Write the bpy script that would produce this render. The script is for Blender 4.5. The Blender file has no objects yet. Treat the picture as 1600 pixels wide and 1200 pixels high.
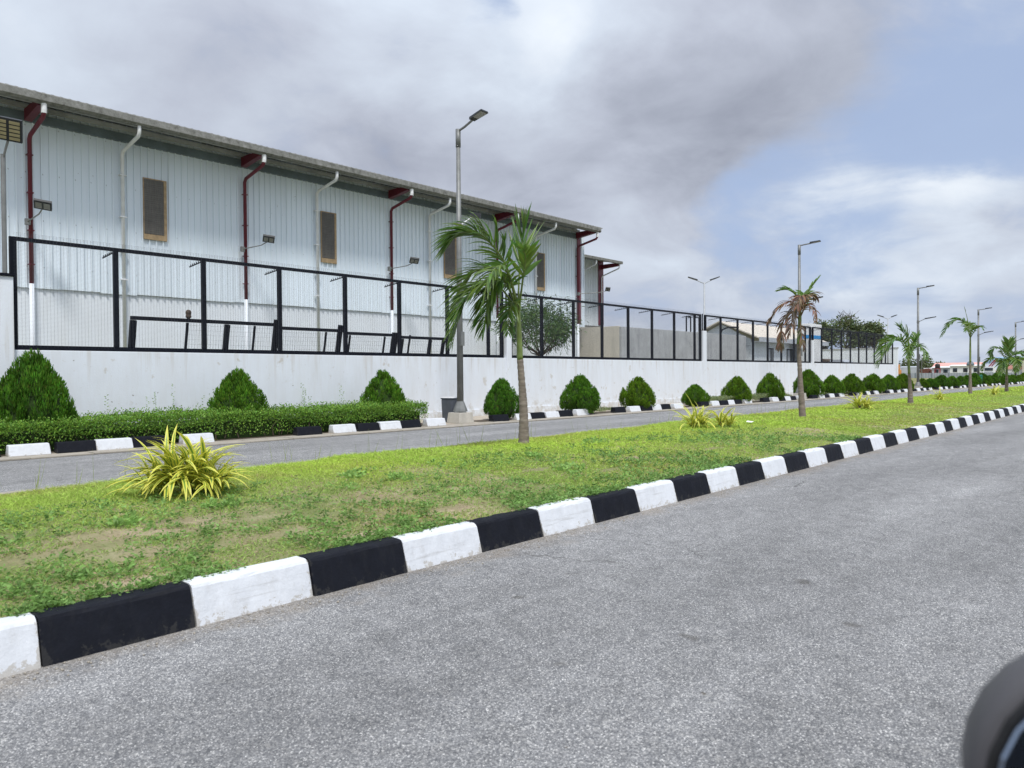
import bpy, math, random
import numpy as np
from mathutils import Vector, Matrix, Euler

scene = bpy.context.scene
COL = scene.collection
random.seed(7)
RNG = np.random.default_rng(11)

# ------------------------------------------------------------------ camera
cam_d = bpy.data.cameras.new('camera')
cam = bpy.data.objects.new('camera', cam_d)
COL.objects.link(cam)
R_ = Vector((0.66959446, -0.74269074, -0.00732969))
U_ = Vector((0.01459779, 0.00329307, 0.99988802))
F_ = Vector((0.74258343, 0.66962648, -0.01304667))
cam.matrix_world = Matrix(((R_.x, U_.x, -F_.x, 0.0), (R_.y, U_.y, -F_.y, 0.0), (R_.z, U_.z, -F_.z, 1.4), (0, 0, 0, 1)))
cam_d.sensor_width = 36.0
cam_d.lens = 36.0 * 1170 / 1600
cam_d.clip_start = 0.05
cam_d.clip_end = 12000
cam_d.dof.use_dof = True
cam_d.dof.focus_distance = 14.0
cam_d.dof.aperture_fstop = 3.9
scene.camera = cam

# ------------------------------------------------------------------ world
SUN_DIR = Vector((-0.30, -0.42, 0.86)).normalized()          # towards the sun
world = bpy.data.worlds.new('World')
scene.world = world
world.use_nodes = True
wn = world.node_tree
wn.nodes.clear()

def N(t, ty, **kw):
    n = t.nodes.new(ty)
    for k, v in kw.items():
        if k == 'inp':
            for a, b in v.items():
                n.inputs[a].default_value = b
        else:
            setattr(n, k, v)
    return n

def math_n(t, op, a, b=None, clamp=False):
    n = t.nodes.new('ShaderNodeMath'); n.operation = op; n.use_clamp = clamp
    for i, v in enumerate((a, b)):
        if v is None: continue
        if isinstance(v, (int, float)): n.inputs[i].default_value = v
        else: t.links.new(v, n.inputs[i])
    return n.outputs[0]

def mix_n(t, fac, a, b, blend='MIX'):
    n = t.nodes.new('ShaderNodeMix'); n.data_type = 'RGBA'; n.blend_type = blend
    for s, v in ((n.inputs['Factor'], fac), (n.inputs['A'], a), (n.inputs['B'], b)):
        s = s if s.enabled else s
    fs = [i for i in n.inputs if i.type == 'VALUE' and i.identifier == 'Factor_Float'][0]
    A = [i for i in n.inputs if i.identifier == 'A_Color'][0]
    B = [i for i in n.inputs if i.identifier == 'B_Color'][0]
    for s, v in ((fs, fac), (A, a), (B, b)):
        if isinstance(v, (int, float)): s.default_value = v
        elif isinstance(v, (tuple, list)): s.default_value = (*v[:3], 1)
        else: t.links.new(v, s)
    return [o for o in n.outputs if o.identifier == 'Result_Color'][0]

def ramp_n(t, fac, stops, interp='LINEAR'):
    n = t.nodes.new('ShaderNodeValToRGB'); n.color_ramp.interpolation = interp
    els = n.color_ramp.elements
    while len(els) < len(stops): els.new(0.5)
    for e, (p, c) in zip(els, stops):
        e.position = p
        e.color = (c, c, c, 1) if isinstance(c, (int, float)) else (*c[:3], 1)
    t.links.new(fac, n.inputs[0])
    return n.outputs[0]

def noise_n(t, vec, scale, detail=4, rough=0.55, distort=0.0, out='Fac'):
    n = t.nodes.new('ShaderNodeTexNoise')
    n.inputs['Scale'].default_value = scale; n.inputs['Detail'].default_value = detail
    n.inputs['Roughness'].default_value = rough; n.inputs['Distortion'].default_value = distort
    if vec is not None: t.links.new(vec, n.inputs['Vector'])
    return n.outputs[out]

def vmath(t, op, a, b=None):
    n = t.nodes.new('ShaderNodeVectorMath'); n.operation = op
    for i, v in enumerate((a, b)):
        if v is None: continue
        if isinstance(v, (tuple, list, Vector)): n.inputs[i].default_value = tuple(v)
        else: t.links.new(v, n.inputs[i])
    return n.outputs['Value'] if op in ('DOT_PRODUCT', 'LENGTH') else n.outputs[0]

def build_world():
    t = wn
    L = t.links.new
    tc = N(t, 'ShaderNodeTexCoord')
    d = vmath(t, 'NORMALIZE', tc.outputs['Generated'])
    sep = N(t, 'ShaderNodeSeparateXYZ'); L(d, sep.inputs[0])
    zc = math_n(t, 'MAXIMUM', sep.outputs['Z'], 0.0)
    den = math_n(t, 'ADD', zc, 0.34)
    comb = N(t, 'ShaderNodeCombineXYZ')
    L(math_n(t, 'DIVIDE', sep.outputs['X'], den), comb.inputs[0])
    L(math_n(t, 'DIVIDE', sep.outputs['Y'], den), comb.inputs[1])
    plane = comb.outputs[0]                                   # flat cloud deck seen in perspective
    plane = vmath(t, 'ADD', plane, (3.1, 1.7, 0.0))
    big = noise_n(t, plane, 1.0, 3, 0.5, 0.4)
    med = noise_n(t, plane, 2.2, 8, 0.54, 0.7)
    fine = noise_n(t, plane, 5.4, 7, 0.58, 0.6)
    warp = N(t, 'ShaderNodeTexNoise'); warp.inputs['Scale'].default_value = 2.4; warp.inputs['Detail'].default_value = 7
    warp.inputs['Roughness'].default_value = 0.55
    L(plane, warp.inputs['Vector'])
    wv = vmath(t, 'SUBTRACT', warp.outputs['Color'], (0.5, 0.5, 0.5))
    sc = t.nodes.new('ShaderNodeVectorMath'); sc.operation = 'SCALE'; L(wv, sc.inputs[0]); sc.inputs['Scale'].default_value = 0.30
    dw = vmath(t, 'NORMALIZE', vmath(t, 'ADD', d, sc.outputs[0]))
    def blob(dirv, k):
        dt = vmath(t, 'DOT_PRODUCT', dw, Vector(dirv).normalized())
        return math_n(t, 'EXPONENT', math_n(t, 'MULTIPLY', math_n(t, 'SUBTRACT', dt, 1.0), k))
    def sumup(items):
        acc = None
        for dirv, k, w in items:
            b = math_n(t, 'MULTIPLY', blob(dirv, k), w)
            acc = b if acc is None else math_n(t, 'ADD', acc, b)
        return acc
    # large cloud banks: directions in the world
    dark = sumup(SKY_DARK)
    blue = sumup(SKY_BLUE)
    lit = sumup(SKY_LIT)
    nz = math_n(t, 'ADD', math_n(t, 'MULTIPLY', math_n(t, 'SUBTRACT', med, 0.5), 1.5), math_n(t, 'MULTIPLY', math_n(t, 'SUBTRACT', fine, 0.5), 0.55))
    nz = math_n(t, 'ADD', nz, math_n(t, 'MULTIPLY', math_n(t, 'SUBTRACT', big, 0.5), 0.8))
    # cover: how much cloud hides the blue
    cov = math_n(t, 'ADD', math_n(t, 'MULTIPLY', nz, 1.55), 0.84)
    cov = math_n(t, 'SUBTRACT', math_n(t, 'ADD', cov, math_n(t, 'MULTIPLY', math_n(t, 'ADD', dark, lit), 0.5)), math_n(t, 'MULTIPLY', blue, 0.75))
    mr = N(t, 'ShaderNodeMapRange', interpolation_type='SMOOTHSTEP', inp={'From Min': 0.05, 'From Max': 0.95, 'To Min': 0.10, 'To Max': 0.98})
    L(cov, mr.inputs['Value']); cover = mr.outputs[0]
    # thickness shading of the cloud itself
    sh = math_n(t, 'ADD', math_n(t, 'MULTIPLY', nz, 0.64), 0.375)
    sh = math_n(t, 'SUBTRACT', math_n(t, 'ADD', sh, math_n(t, 'MULTIPLY', lit, 0.42)), math_n(t, 'MULTIPLY', dark, 0.42))
    mr2 = N(t, 'ShaderNodeMapRange', interpolation_type='LINEAR', inp={'From Min': -0.12, 'From Max': 1.0, 'To Min': 0.0, 'To Max': 1.0})
    L(sh, mr2.inputs['Value'])
    cloud = ramp_n(t, mr2.outputs[0], [(0.0, (0.168, 0.182, 0.222)), (0.30, (0.258, 0.278, 0.328)), (0.62, (0.340, 0.376, 0.430)), (1.0, (0.470, 0.498, 0.528))])
    # an overcast vault is brighter overhead than at the horizon
    zen = N(t, 'ShaderNodeMapRange', interpolation_type='SMOOTHSTEP', inp={'From Min': 0.30, 'From Max': 1.0, 'To Min': 10.0, 'To Max': 18.0})
    L(sep.outputs['Z'], zen.inputs['Value'])
    zs = t.nodes.new('ShaderNodeVectorMath'); zs.operation = 'SCALE'; L(cloud, zs.inputs[0]); L(zen.outputs[0], zs.inputs['Scale'])
    sky = N(t, 'ShaderNodeTexSky', sky_type='NISHITA', sun_disc=False)
    sky.sun_elevation = math.asin(SUN_DIR.z); sky.sun_rotation = math.atan2(SUN_DIR.x, SUN_DIR.y)
    sky.dust_density = 2.0; sky.air_density = 1.0
    skyg = vmath(t, 'MULTIPLY', sky.outputs[0], (0.62, 0.62, 0.62))
    skyg = mix_n(t, 0.8, skyg, (2.15, 2.72, 3.95))
    col = mix_n(t, cover, skyg, zs.outputs[0])
    bg = N(t, 'ShaderNodeBackground', inp={'Strength': 0.1})
    L(col, bg.inputs['Color'])
    out = N(t, 'ShaderNodeOutputWorld')
    L(bg.outputs[0], out.inputs[0])

# (direction, tightness, weight)
SKY_DARK = [((0.785, 0.542, 0.301), 130, 0.75), ((0.82, 0.47, 0.32), 170, 0.5), ((0.851, 0.402, 0.339), 140, 0.6), ((0.889, 0.269, 0.372), 150, 0.55), ((0.703, 0.653, 0.282), 140, 0.6), ((0.399, 0.853, 0.338), 40, 0.38), ((0.975, 0.18, 0.133), 500, 0.55), ((0.62, 0.74, 0.26), 250, 0.35)]
SKY_BLUE = [((0.94, 0.144, 0.31), 70, 0.62), ((0.894, 0.382, 0.236), 200, 0.75), ((0.949, 0.187, 0.254), 150, 0.65), ((0.937, 0.328, 0.118), 300, 0.75), ((0.979, 0.193, 0.073), 300, 0.5), ((0.632, 0.646, 0.429), 1500, 0.9)]
SKY_LIT = [((0.716, 0.568, 0.406), 80, 1.1), ((0.66, 0.62, 0.42), 200, 0.4), ((0.543, 0.73, 0.414), 220, 0.6), ((0.965, 0.19, 0.183), 450, 1.1), ((0.93, 0.30, 0.19), 700, 0.6), ((0.79, 0.566, 0.234), 260, 0.5), ((0.849, 0.508, 0.143), 220, 0.05), ((0.239, 0.898, 0.371), 140, 0.7), ((0.487, 0.824, 0.29), 300, 0.55), ((0.967, 0.237, 0.09), 500, 0.5)]
build_world()

sun_d = bpy.data.lights.new('sun', 'SUN')
sun_d.energy = 1.5
sun_d.angle = math.radians(10)
sun_d.color = (1.0, 0.975, 0.935)
sun = bpy.data.objects.new('sun', sun_d)
sun.rotation_euler = SUN_DIR.to_track_quat('Z', 'Y').to_euler()
COL.objects.link(sun)

vs = scene.view_settings
vs.view_transform = 'Standard'; vs.look = 'None'; vs.exposure = 1.0; vs.gamma = 1.0; vs.use_curve_mapping = False
scene.display_settings.display_device = 'sRGB'

# ------------------------------------------------------------------ materials
def new_mat(name):
    m = bpy.data.materials.new(name); m.use_nodes = True
    t = m.node_tree; b = t.nodes['Principled BSDF']
    return m, t, b

def coords(t, kind='Object'):
    return N(t, 'ShaderNodeTexCoord').outputs[kind]

def world_pos(t):
    return N(t, 'ShaderNodeNewGeometry').outputs['Position']

def scaled(t, vec, s):
    return vmath(t, 'MULTIPLY', vec, s)

def bump(t, b, height, strength, dist):
    n = N(t, 'ShaderNodeBump', inp={'Strength': strength, 'Distance': dist})
    t.links.new(height, n.inputs['Height']); t.links.new(n.outputs[0], b.inputs['Normal'])

def plain(name, col, rough=0.6, metal=0.0, var=0.18, scale=3.0, bumps=0.0, bscale=60.0, spec=0.5, stretch=(1, 1, 1)):
    m, t, b = new_mat(name)
    p = scaled(t, world_pos(t), stretch)
    nz = noise_n(t, p, scale, 5, 0.6)
    lo = tuple(c * (1 - var) for c in col); hi = tuple(min(1, c * (1 + var)) for c in col)
    c = ramp_n(t, nz, [(0.3, lo), (0.7, hi)])
    t.links.new(c, b.inputs['Base Color'])
    b.inputs['Roughness'].default_value = rough; b.inputs['Metallic'].default_value = metal
    b.inputs['Specular IOR Level'].default_value = spec
    if bumps > 0:
        bump(t, b, noise_n(t, world_pos(t), bscale, 4, 0.6), bumps, 0.01)
    return m

def leaf_mat(name, col, transl=0.35, rough=0.55, spec=0.3):
    m, t, b = new_mat(name)
    at = N(t, 'ShaderNodeAttribute', attribute_name='Col')
    c = mix_n(t, 1.0, col, at.outputs['Color'], 'MULTIPLY')
    t.links.new(c, b.inputs['Base Color'])
    b.inputs['Roughness'].default_value = rough; b.inputs['Specular IOR Level'].default_value = spec
    tr = N(t, 'ShaderNodeBsdfTranslucent'); t.links.new(c, tr.inputs['Color'])
    mx = N(t, 'ShaderNodeMixShader', inp={0: transl})
    t.links.new(b.outputs[0], mx.inputs[1]); t.links.new(tr.outputs[0], mx.inputs[2])
    t.links.new(mx.outputs[0], t.nodes['Material Output'].inputs['Surface'])
    return m

def thuja_mat(name, col):
    m = leaf_mat(name, col, 0.25, 0.6, 0.2); t = m.node_tree
    mul = [n for n in t.nodes if n.type == 'MIX'][0]
    oi = N(t, 'ShaderNodeObjectInfo'); p = world_pos(t)
    hue = ramp_n(t, oi.outputs['Random'], [(0.0, (col[0] * 0.72, col[1] * 0.86, col[2])), (0.5, col), (1.0, (col[0] * 1.35, col[1] * 1.08, col[2] * 0.9))])
    br = noise_n(t, p, 3.5, 4, 0.6)
    c = mix_n(t, ramp_n(t, br, [(0.62, 0.0), (0.74, 0.65)]), hue, (0.15, 0.12, 0.035))
    lg = noise_n(t, p, 1.8, 3, 0.5)
    c = mix_n(t, 1.0, c, ramp_n(t, lg, [(0.3, 0.72), (0.7, 1.25)]), 'MULTIPLY')
    t.links.new(c, [i for i in mul.inputs if i.identifier == 'A_Color'][0])
    return m

def asphalt_mat(name, base=0.16, kerb_dirt=False):
    m, t, b = new_mat(name)
    p = world_pos(t)
    vor = N(t, 'ShaderNodeTexVoronoi', feature='F1'); vor.inputs['Scale'].default_value = 175.0
    t.links.new(p, vor.inputs['Vector'])
    sepc = N(t, 'ShaderNodeSeparateColor'); t.links.new(vor.outputs['Color'], sepc.inputs[0])
    k = base / 0.16
    stone = ramp_n(t, sepc.outputs[0], [(0.0, (0.066 * k, 0.067 * k, 0.070 * k)), (0.35, (0.112 * k, 0.113 * k, 0.116 * k)), (0.74, (0.176 * k, 0.175 * k, 0.173 * k)), (0.93, (0.26 * k, 0.255 * k, 0.247 * k)), (1.0, (0.47 * k, 0.46 * k, 0.44 * k))])
    edge = ramp_n(t, vor.outputs['Distance'], [(0.35, 1.0), (0.75, 0.62)])
    c = mix_n(t, 0.85, stone, edge, 'MULTIPLY')
    # second, larger stone size showing through in places
    vor2 = N(t, 'ShaderNodeTexVoronoi', feature='F1'); vor2.inputs['Scale'].default_value = 62.0
    t.links.new(p, vor2.inputs['Vector'])
    sc2 = N(t, 'ShaderNodeSeparateColor'); t.links.new(vor2.outputs['Color'], sc2.inputs[0])
    c = mix_n(t, ramp_n(t, sc2.outputs[1], [(0.90, 0.0), (0.97, 0.45)]), c, (0.21 * k, 0.205 * k, 0.195 * k))
    big = noise_n(t, scaled(t, p, (0.30, 1.0, 1.0)), 0.75, 6, 0.62)
    c = mix_n(t, 1.0, c, ramp_n(t, big, [(0.28, 0.74), (0.5, 1.0), (0.72, 1.26)]), 'MULTIPLY')
    # wheel tracks polished along the lane
    sy = N(t, 'ShaderNodeSeparateXYZ'); t.links.new(p, sy.inputs[0])
    tr = math_n(t, 'SINE', math_n(t, 'MULTIPLY', math_n(t, 'ADD', sy.outputs['Y'], math_n(t, 'MULTIPLY', noise_n(t, scaled(t, p, (0.15, 0.6, 1)), 1.0, 3), 0.5)), 3.6))
    c = mix_n(t, 1.0, c, ramp_n(t, math_n(t, 'ADD', math_n(t, 'MULTIPLY', tr, 0.5), 0.5), [(0.0, 0.95), (1.0, 1.05)]), 'MULTIPLY')
    mid = noise_n(t, p, 5.0, 6, 0.7)
    c = mix_n(t, 1.0, c, ramp_n(t, mid, [(0.3, 0.80), (0.7, 1.18)]), 'MULTIPLY')
    spots = noise_n(t, p, 3.3, 2, 0.4)
    c = mix_n(t, ramp_n(t, spots, [(0.72, 0.0), (0.78, 0.6)]), c, (0.055, 0.05, 0.042))
    sp2 = noise_n(t, p, 17.0, 2, 0.4)
    c = mix_n(t, ramp_n(t, sp2, [(0.765, 0.0), (0.80, 0.7)]), c, (0.07, 0.055, 0.035))
    # hairline cracks in worn areas
    cw = vmath(t, 'ADD', p, vmath(t, 'MULTIPLY', noise_n(t, p, 2.5, 4, 0.6, 0.0, 'Color'), (0.5, 0.5, 0.0)))
    cr = N(t, 'ShaderNodeTexVoronoi', feature='DISTANCE_TO_EDGE'); cr.inputs['Scale'].default_value = 0.55; t.links.new(cw, cr.inputs['Vector'])
    crk = math_n(t, 'MULTIPLY', ramp_n(t, cr.outputs['Distance'], [(0.0, 1.0), (0.0045, 0.0)]), ramp_n(t, noise_n(t, p, 0.45, 3), [(0.53, 0.0), (0.62, 0.75)]))
    c = mix_n(t, crk, c, (0.05, 0.048, 0.045))
    if kerb_dirt:
        s = N(t, 'ShaderNodeSeparateXYZ'); t.links.new(p, s.inputs[0])
        nn = noise_n(t, p, 2.2, 6, 0.7)
        y2 = math_n(t, 'ADD', s.outputs['Y'], math_n(t, 'MULTIPLY', math_n(t, 'SUBTRACT', nn, 0.5), 1.3))
        f = N(t, 'ShaderNodeMapRange', inp={'From Min': 3.82, 'From Max': 4.25, 'To Min': 0.0, 'To Max': 0.75}); t.links.new(y2, f.inputs['Value'])
        grain = noise_n(t, p, 60, 3, 0.7)
        f2 = math_n(t, 'MULTIPLY', f.outputs[0], ramp_n(t, grain, [(0.35, 0.3), (0.65, 1.0)]), True)
        c = mix_n(t, f2, c, (0.30, 0.245, 0.18))
    t.links.new(c, b.inputs['Base Color'])
    b.inputs['Roughness'].default_value = 0.85; b.inputs['Specular IOR Level'].default_value = 0.35
    h = math_n(t, 'ADD', math_n(t, 'MULTIPLY', vor.outputs['Distance'], -1.0), math_n(t, 'MULTIPLY', mid, 0.5))
    bump(t, b, h, 0.6, 0.005)
    return m

def painted_kerb(name, col, dirt):
    m, t, b = new_mat(name)
    p = world_pos(t)
    s = N(t, 'ShaderNodeSeparateXYZ'); t.links.new(p, s.inputs[0])
    nz = noise_n(t, p, 9, 6, 0.7); n2 = noise_n(t, p, 40, 4, 0.7)
    oc = coords(t); so = N(t, 'ShaderNodeSeparateXYZ'); t.links.new(oc, so.inputs[0])
    endd = math_n(t, 'ABSOLUTE', math_n(t, 'SUBTRACT', so.outputs['X'], 0.376))
    ew = N(t, 'ShaderNodeMapRange', inp={'From Min': 0.345, 'From Max': 0.376, 'To Min': 0.0, 'To Max': 0.20}); t.links.new(endd, ew.inputs['Value'])
    drip = noise_n(t, scaled(t, p, (14, 14, 2.0)), 1.0, 5, 0.7)
    c = mix_n(t, ramp_n(t, nz, [(0.3, 0.0), (0.75, 1.0)]), col, tuple(x * (0.84 if col[0] > 0.3 else 1.7) for x in col))
    low = N(t, 'ShaderNodeMapRange', inp={'From Min': 0.0, 'From Max': 0.13, 'To Min': 0.20, 'To Max': -0.03})
    t.links.new(s.outputs['Z'], low.inputs['Value'])
    c = mix_n(t, ramp_n(t, drip, [(0.52, 0.0), (0.80, 0.30)]), c, dirt)
    scuff = noise_n(t, scaled(t, p, (1.2, 3.0, 22.0)), 1.0, 5, 0.65)
    c = mix_n(t, ramp_n(t, scuff, [(0.60, 0.0), (0.74, 0.40)]), c, tuple(x * 0.6 for x in dirt))
    chip = math_n(t, 'ADD', math_n(t, 'ADD', noise_n(t, p, 16, 6, 0.75), low.outputs[0]), ew.outputs[0])
    c = mix_n(t, ramp_n(t, chip, [(0.69, 0.0), (0.72, 0.7)]), c, dirt)
    c = mix_n(t, ramp_n(t, n2, [(0.62, 0.0), (0.78, 0.35)]), c, dirt)
    t.links.new(c, b.inputs['Base Color'])
    b.inputs['Roughness'].default_value = 0.7; b.inputs['Specular IOR Level'].default_value = 0.15
    bump(t, b, math_n(t, 'ADD', n2, math_n(t, 'MULTIPLY', nz, 1.5)), 0.35, 0.01)
    return m

def wall_mat(name, col=(0.765, 0.805, 0.86), streak=0.4, peel=True):
    m, t, b = new_mat(name)
    p = world_pos(t)
    st = noise_n(t, scaled(t, p, (3.2, 3.2, 0.5)), 1.0, 7, 0.72)
    c = mix_n(t, ramp_n(t, st, [(0.42, 0.0), (0.78, streak)]), col, (0.56, 0.535, 0.49))
    bl = noise_n(t, p, 1.1, 5, 0.6)
    c = mix_n(t, ramp_n(t, bl, [(0.35, 0.0), (0.75, 0.35)]), c, tuple(x * 0.88 for x in col))
    if peel:
        pk = noise_n(t, scaled(t, p, (1.0, 1.0, 0.8)), 2.6, 6, 0.62)
        c = mix_n(t, ramp_n(t, pk, [(0.64, 0.0), (0.68, 0.55)]), c, (0.50, 0.45, 0.37))
        sz = N(t, 'ShaderNodeSeparateXYZ'); t.links.new(p, sz.inputs[0])
        tp_ = N(t, 'ShaderNodeMapRange', inp={'From Min': 1.05, 'From Max': 2.0, 'To Min': 0.0, 'To Max': 0.16}); t.links.new(sz.outputs['Z'], tp_.inputs['Value'])
        dr = math_n(t, 'ADD', noise_n(t, scaled(t, p, (5.5, 5.5, 0.25)), 1.0, 5, 0.6), tp_.outputs[0])
        c = mix_n(t, ramp_n(t, dr, [(0.66, 0.0), (0.88, 0.55)]), c, (0.50, 0.45, 0.38))
        pk2 = noise_n(t, p, 6.5, 3, 0.5)
        c = mix_n(t, ramp_n(t, pk2, [(0.745, 0.0), (0.765, 0.8)]), c, (0.22, 0.20, 0.17))
        s = N(t, 'ShaderNodeSeparateXYZ'); t.links.new(p, s.inputs[0])
        low = N(t, 'ShaderNodeMapRange', inp={'From Min': 0.0, 'From Max': 0.65, 'To Min': 0.28, 'To Max': 0.0}); t.links.new(s.outputs['Z'], low.inputs['Value'])
        dn = math_n(t, 'ADD', noise_n(t, p, 5, 5, 0.7), low.outputs[0])
        c = mix_n(t, ramp_n(t, dn, [(0.62, 0.0), (0.82, 0.6)]), c, (0.46, 0.41, 0.33))
    t.links.new(c, b.inputs['Base Color'])
    b.inputs['Roughness'].default_value = 0.8
    bump(t, b, math_n(t, 'ADD', noise_n(t, p, 30, 5, 0.6), math_n(t, 'MULTIPLY', noise_n(t, p, 2.0, 3, 0.5), 2.0)), 0.3, 0.01)
    return m

def gutter_mat():
    m, t, b = new_mat('stained_gutter')
    p = world_pos(t)
    a = noise_n(t, scaled(t, p, (4.0, 2.0, 3.0)), 1.6, 7, 0.75)
    s2 = noise_n(t, p, 14, 5, 0.7)
    c = ramp_n(t, a, [(0.32, (0.06, 0.06, 0.052)), (0.46, (0.17, 0.172, 0.155)), (0.58, (0.22, 0.22, 0.205)), (0.80, (0.38, 0.38, 0.365))])
    c = mix_n(t, ramp_n(t, s2, [(0.5, 0.0), (0.75, 0.7)]), c, (0.08, 0.08, 0.06))
    t.links.new(c, b.inputs['Base Color']); b.inputs['Roughness'].default_value = 0.8
    return m

def cladding_mat(name, col):
    m, t, b = new_mat(name)
    p = world_pos(t)
    st = noise_n(t, scaled(t, p, (9, 9, 0.25)), 1.0, 4, 0.6)
    c = mix_n(t, ramp_n(t, st, [(0.4, 0.0), (0.8, 0.25)]), col, tuple(x * 0.82 for x in col))
    sp = noise_n(t, p, 9.0, 3, 0.5)
    sep = N(t, 'ShaderNodeSeparateXYZ'); t.links.new(p, sep.inputs[0])
    fx = math_n(t, 'ABSOLUTE', math_n(t, 'SUBTRACT', math_n(t, 'FRACT', math_n(t, 'MULTIPLY', sep.outputs['X'], 2.5)), 0.5)); fz = math_n(t, 'ABSOLUTE', math_n(t, 'SUBTRACT', math_n(t, 'FRACT', math_n(t, 'MULTIPLY', sep.outputs['Z'], 0.8)), 0.5))
    scr = math_n(t, 'MULTIPLY', math_n(t, 'LESS_THAN', fx, 0.045), math_n(t, 'LESS_THAN', fz, 0.013))
    c = mix_n(t, math_n(t, 'MULTIPLY', scr, 0.55), c, (0.16, 0.16, 0.16))
    run = noise_n(t, scaled(t, p, (14, 14, 0.6)), 1.0, 3, 0.5)
    c = mix_n(t, ramp_n(t, run, [(0.68, 0.0), (0.80, 0.28)]), c, (0.42, 0.36, 0.28))
    c = mix_n(t, ramp_n(t, sp, [(0.75, 0.0), (0.79, 0.6)]), c, (0.22, 0.22, 0.21))
    oi = N(t, 'ShaderNodeObjectInfo')
    c = mix_n(t, 1.0, c, ramp_n(t, oi.outputs['Random'], [(0.0, 0.94), (1.0, 1.04)]), 'MULTIPLY')
    t.links.new(c, b.inputs['Base Color']); b.inputs['Roughness'].default_value = 0.42; b.inputs['Metallic'].default_value = 0.0
    b.inputs['Specular IOR Level'].default_value = 0.5
    return m

def mesh_window_mat():
    m, t, b = new_mat('window_mesh')
    p = world_pos(t)
    w = noise_n(t, scaled(t, p, (30, 30, 3)), 1.0, 4, 0.6)
    w2 = noise_n(t, scaled(t, p, (3, 3, 45)), 1.0, 3, 0.6)
    c = mix_n(t, 0.5, ramp_n(t, w, [(0.3, (0.085, 0.075, 0.066)), (0.7, (0.24, 0.21, 0.18))]), ramp_n(t, w2, [(0.3, (0.10, 0.088, 0.078)), (0.7, (0.22, 0.195, 0.168))]))
    t.links.new(c, b.inputs['Base Color']); b.inputs['Roughness'].default_value = 0.85
    return m

def trunk_mat():
    m, t, b = new_mat('palm_trunk')
    p = world_pos(t)
    nz = noise_n(t, scaled(t, p, (6, 6, 24)), 1.0, 5, 0.65)
    c = ramp_n(t, nz, [(0.3, (0.13, 0.105, 0.085)), (0.55, (0.225, 0.185, 0.155)), (0.8, (0.34, 0.295, 0.25))])
    t.links.new(c, b.inputs['Base Color']); b.inputs['Roughness'].default_value = 0.9
    bump(t, b, nz, 0.6, 0.012)
    return m

def soil_mat():
    m, t, b = new_mat('lawn_soil')
    p = world_pos(t)
    a = noise_n(t, p, 3.0, 6, 0.7); g = noise_n(t, p, 45, 4, 0.7)
    c = ramp_n(t, a, [(0.3, (0.26, 0.19, 0.12)), (0.5, (0.40, 0.30, 0.20)), (0.72, (0.54, 0.43, 0.31))])
    c = mix_n(t, 1.0, c, ramp_n(t, g, [(0.3, 0.65), (0.7, 1.25)]), 'MULTIPLY')
    gr = noise_n(t, p, 1.2, 5, 0.6)
    c = mix_n(t, ramp_n(t, gr, [(0.38, 0.85), (0.66, 0.15)]), c, (0.15, 0.19, 0.05))
    t.links.new(c, b.inputs['Base Color']); b.inputs['Roughness'].default_value = 0.95
    bump(t, b, g, 0.8, 0.02)
    return m

def ground_mat():
    m, t, b = new_mat('open_ground')
    p = world_pos(t)
    a = noise_n(t, p, 0.08, 6, 0.6); g = noise_n(t, p, 3, 5, 0.7)
    c = ramp_n(t, a, [(0.35, (0.16, 0.17, 0.055)), (0.55, (0.24, 0.22, 0.09)), (0.7, (0.34, 0.27, 0.17))])
    c = mix_n(t, 1.0, c, ramp_n(t, g, [(0.3, 0.75), (0.7, 1.2)]), 'MULTIPLY')
    t.links.new(c, b.inputs['Base Color']); b.inputs['Roughness'].default_value = 0.95
    return m

def concrete_mat(name, col, dark=0.5):
    m, t, b = new_mat(name)
    p = world_pos(t)
    a = noise_n(t, p, 1.7, 6, 0.7); st = noise_n(t, scaled(t, p, (4, 4, 0.4)), 1.0, 5, 0.6); g = noise_n(t, p, 50, 3, 0.6)
    c = mix_n(t, ramp_n(t, a, [(0.35, 0.0), (0.75, 0.7)]), col, tuple(x * dark for x in col))
    c = mix_n(t, ramp_n(t, st, [(0.5, 0.0), (0.8, 0.6)]), c, tuple(x * dark * 0.7 for x in col))
    c = mix_n(t, 1.0, c, ramp_n(t, g, [(0.3, 0.88), (0.7, 1.1)]), 'MULTIPLY')
    t.links.new(c, b.inputs['Base Color']); b.inputs['Roughness'].default_value = 0.9
    bump(t, b, g, 0.4, 0.008)
    return m

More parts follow.
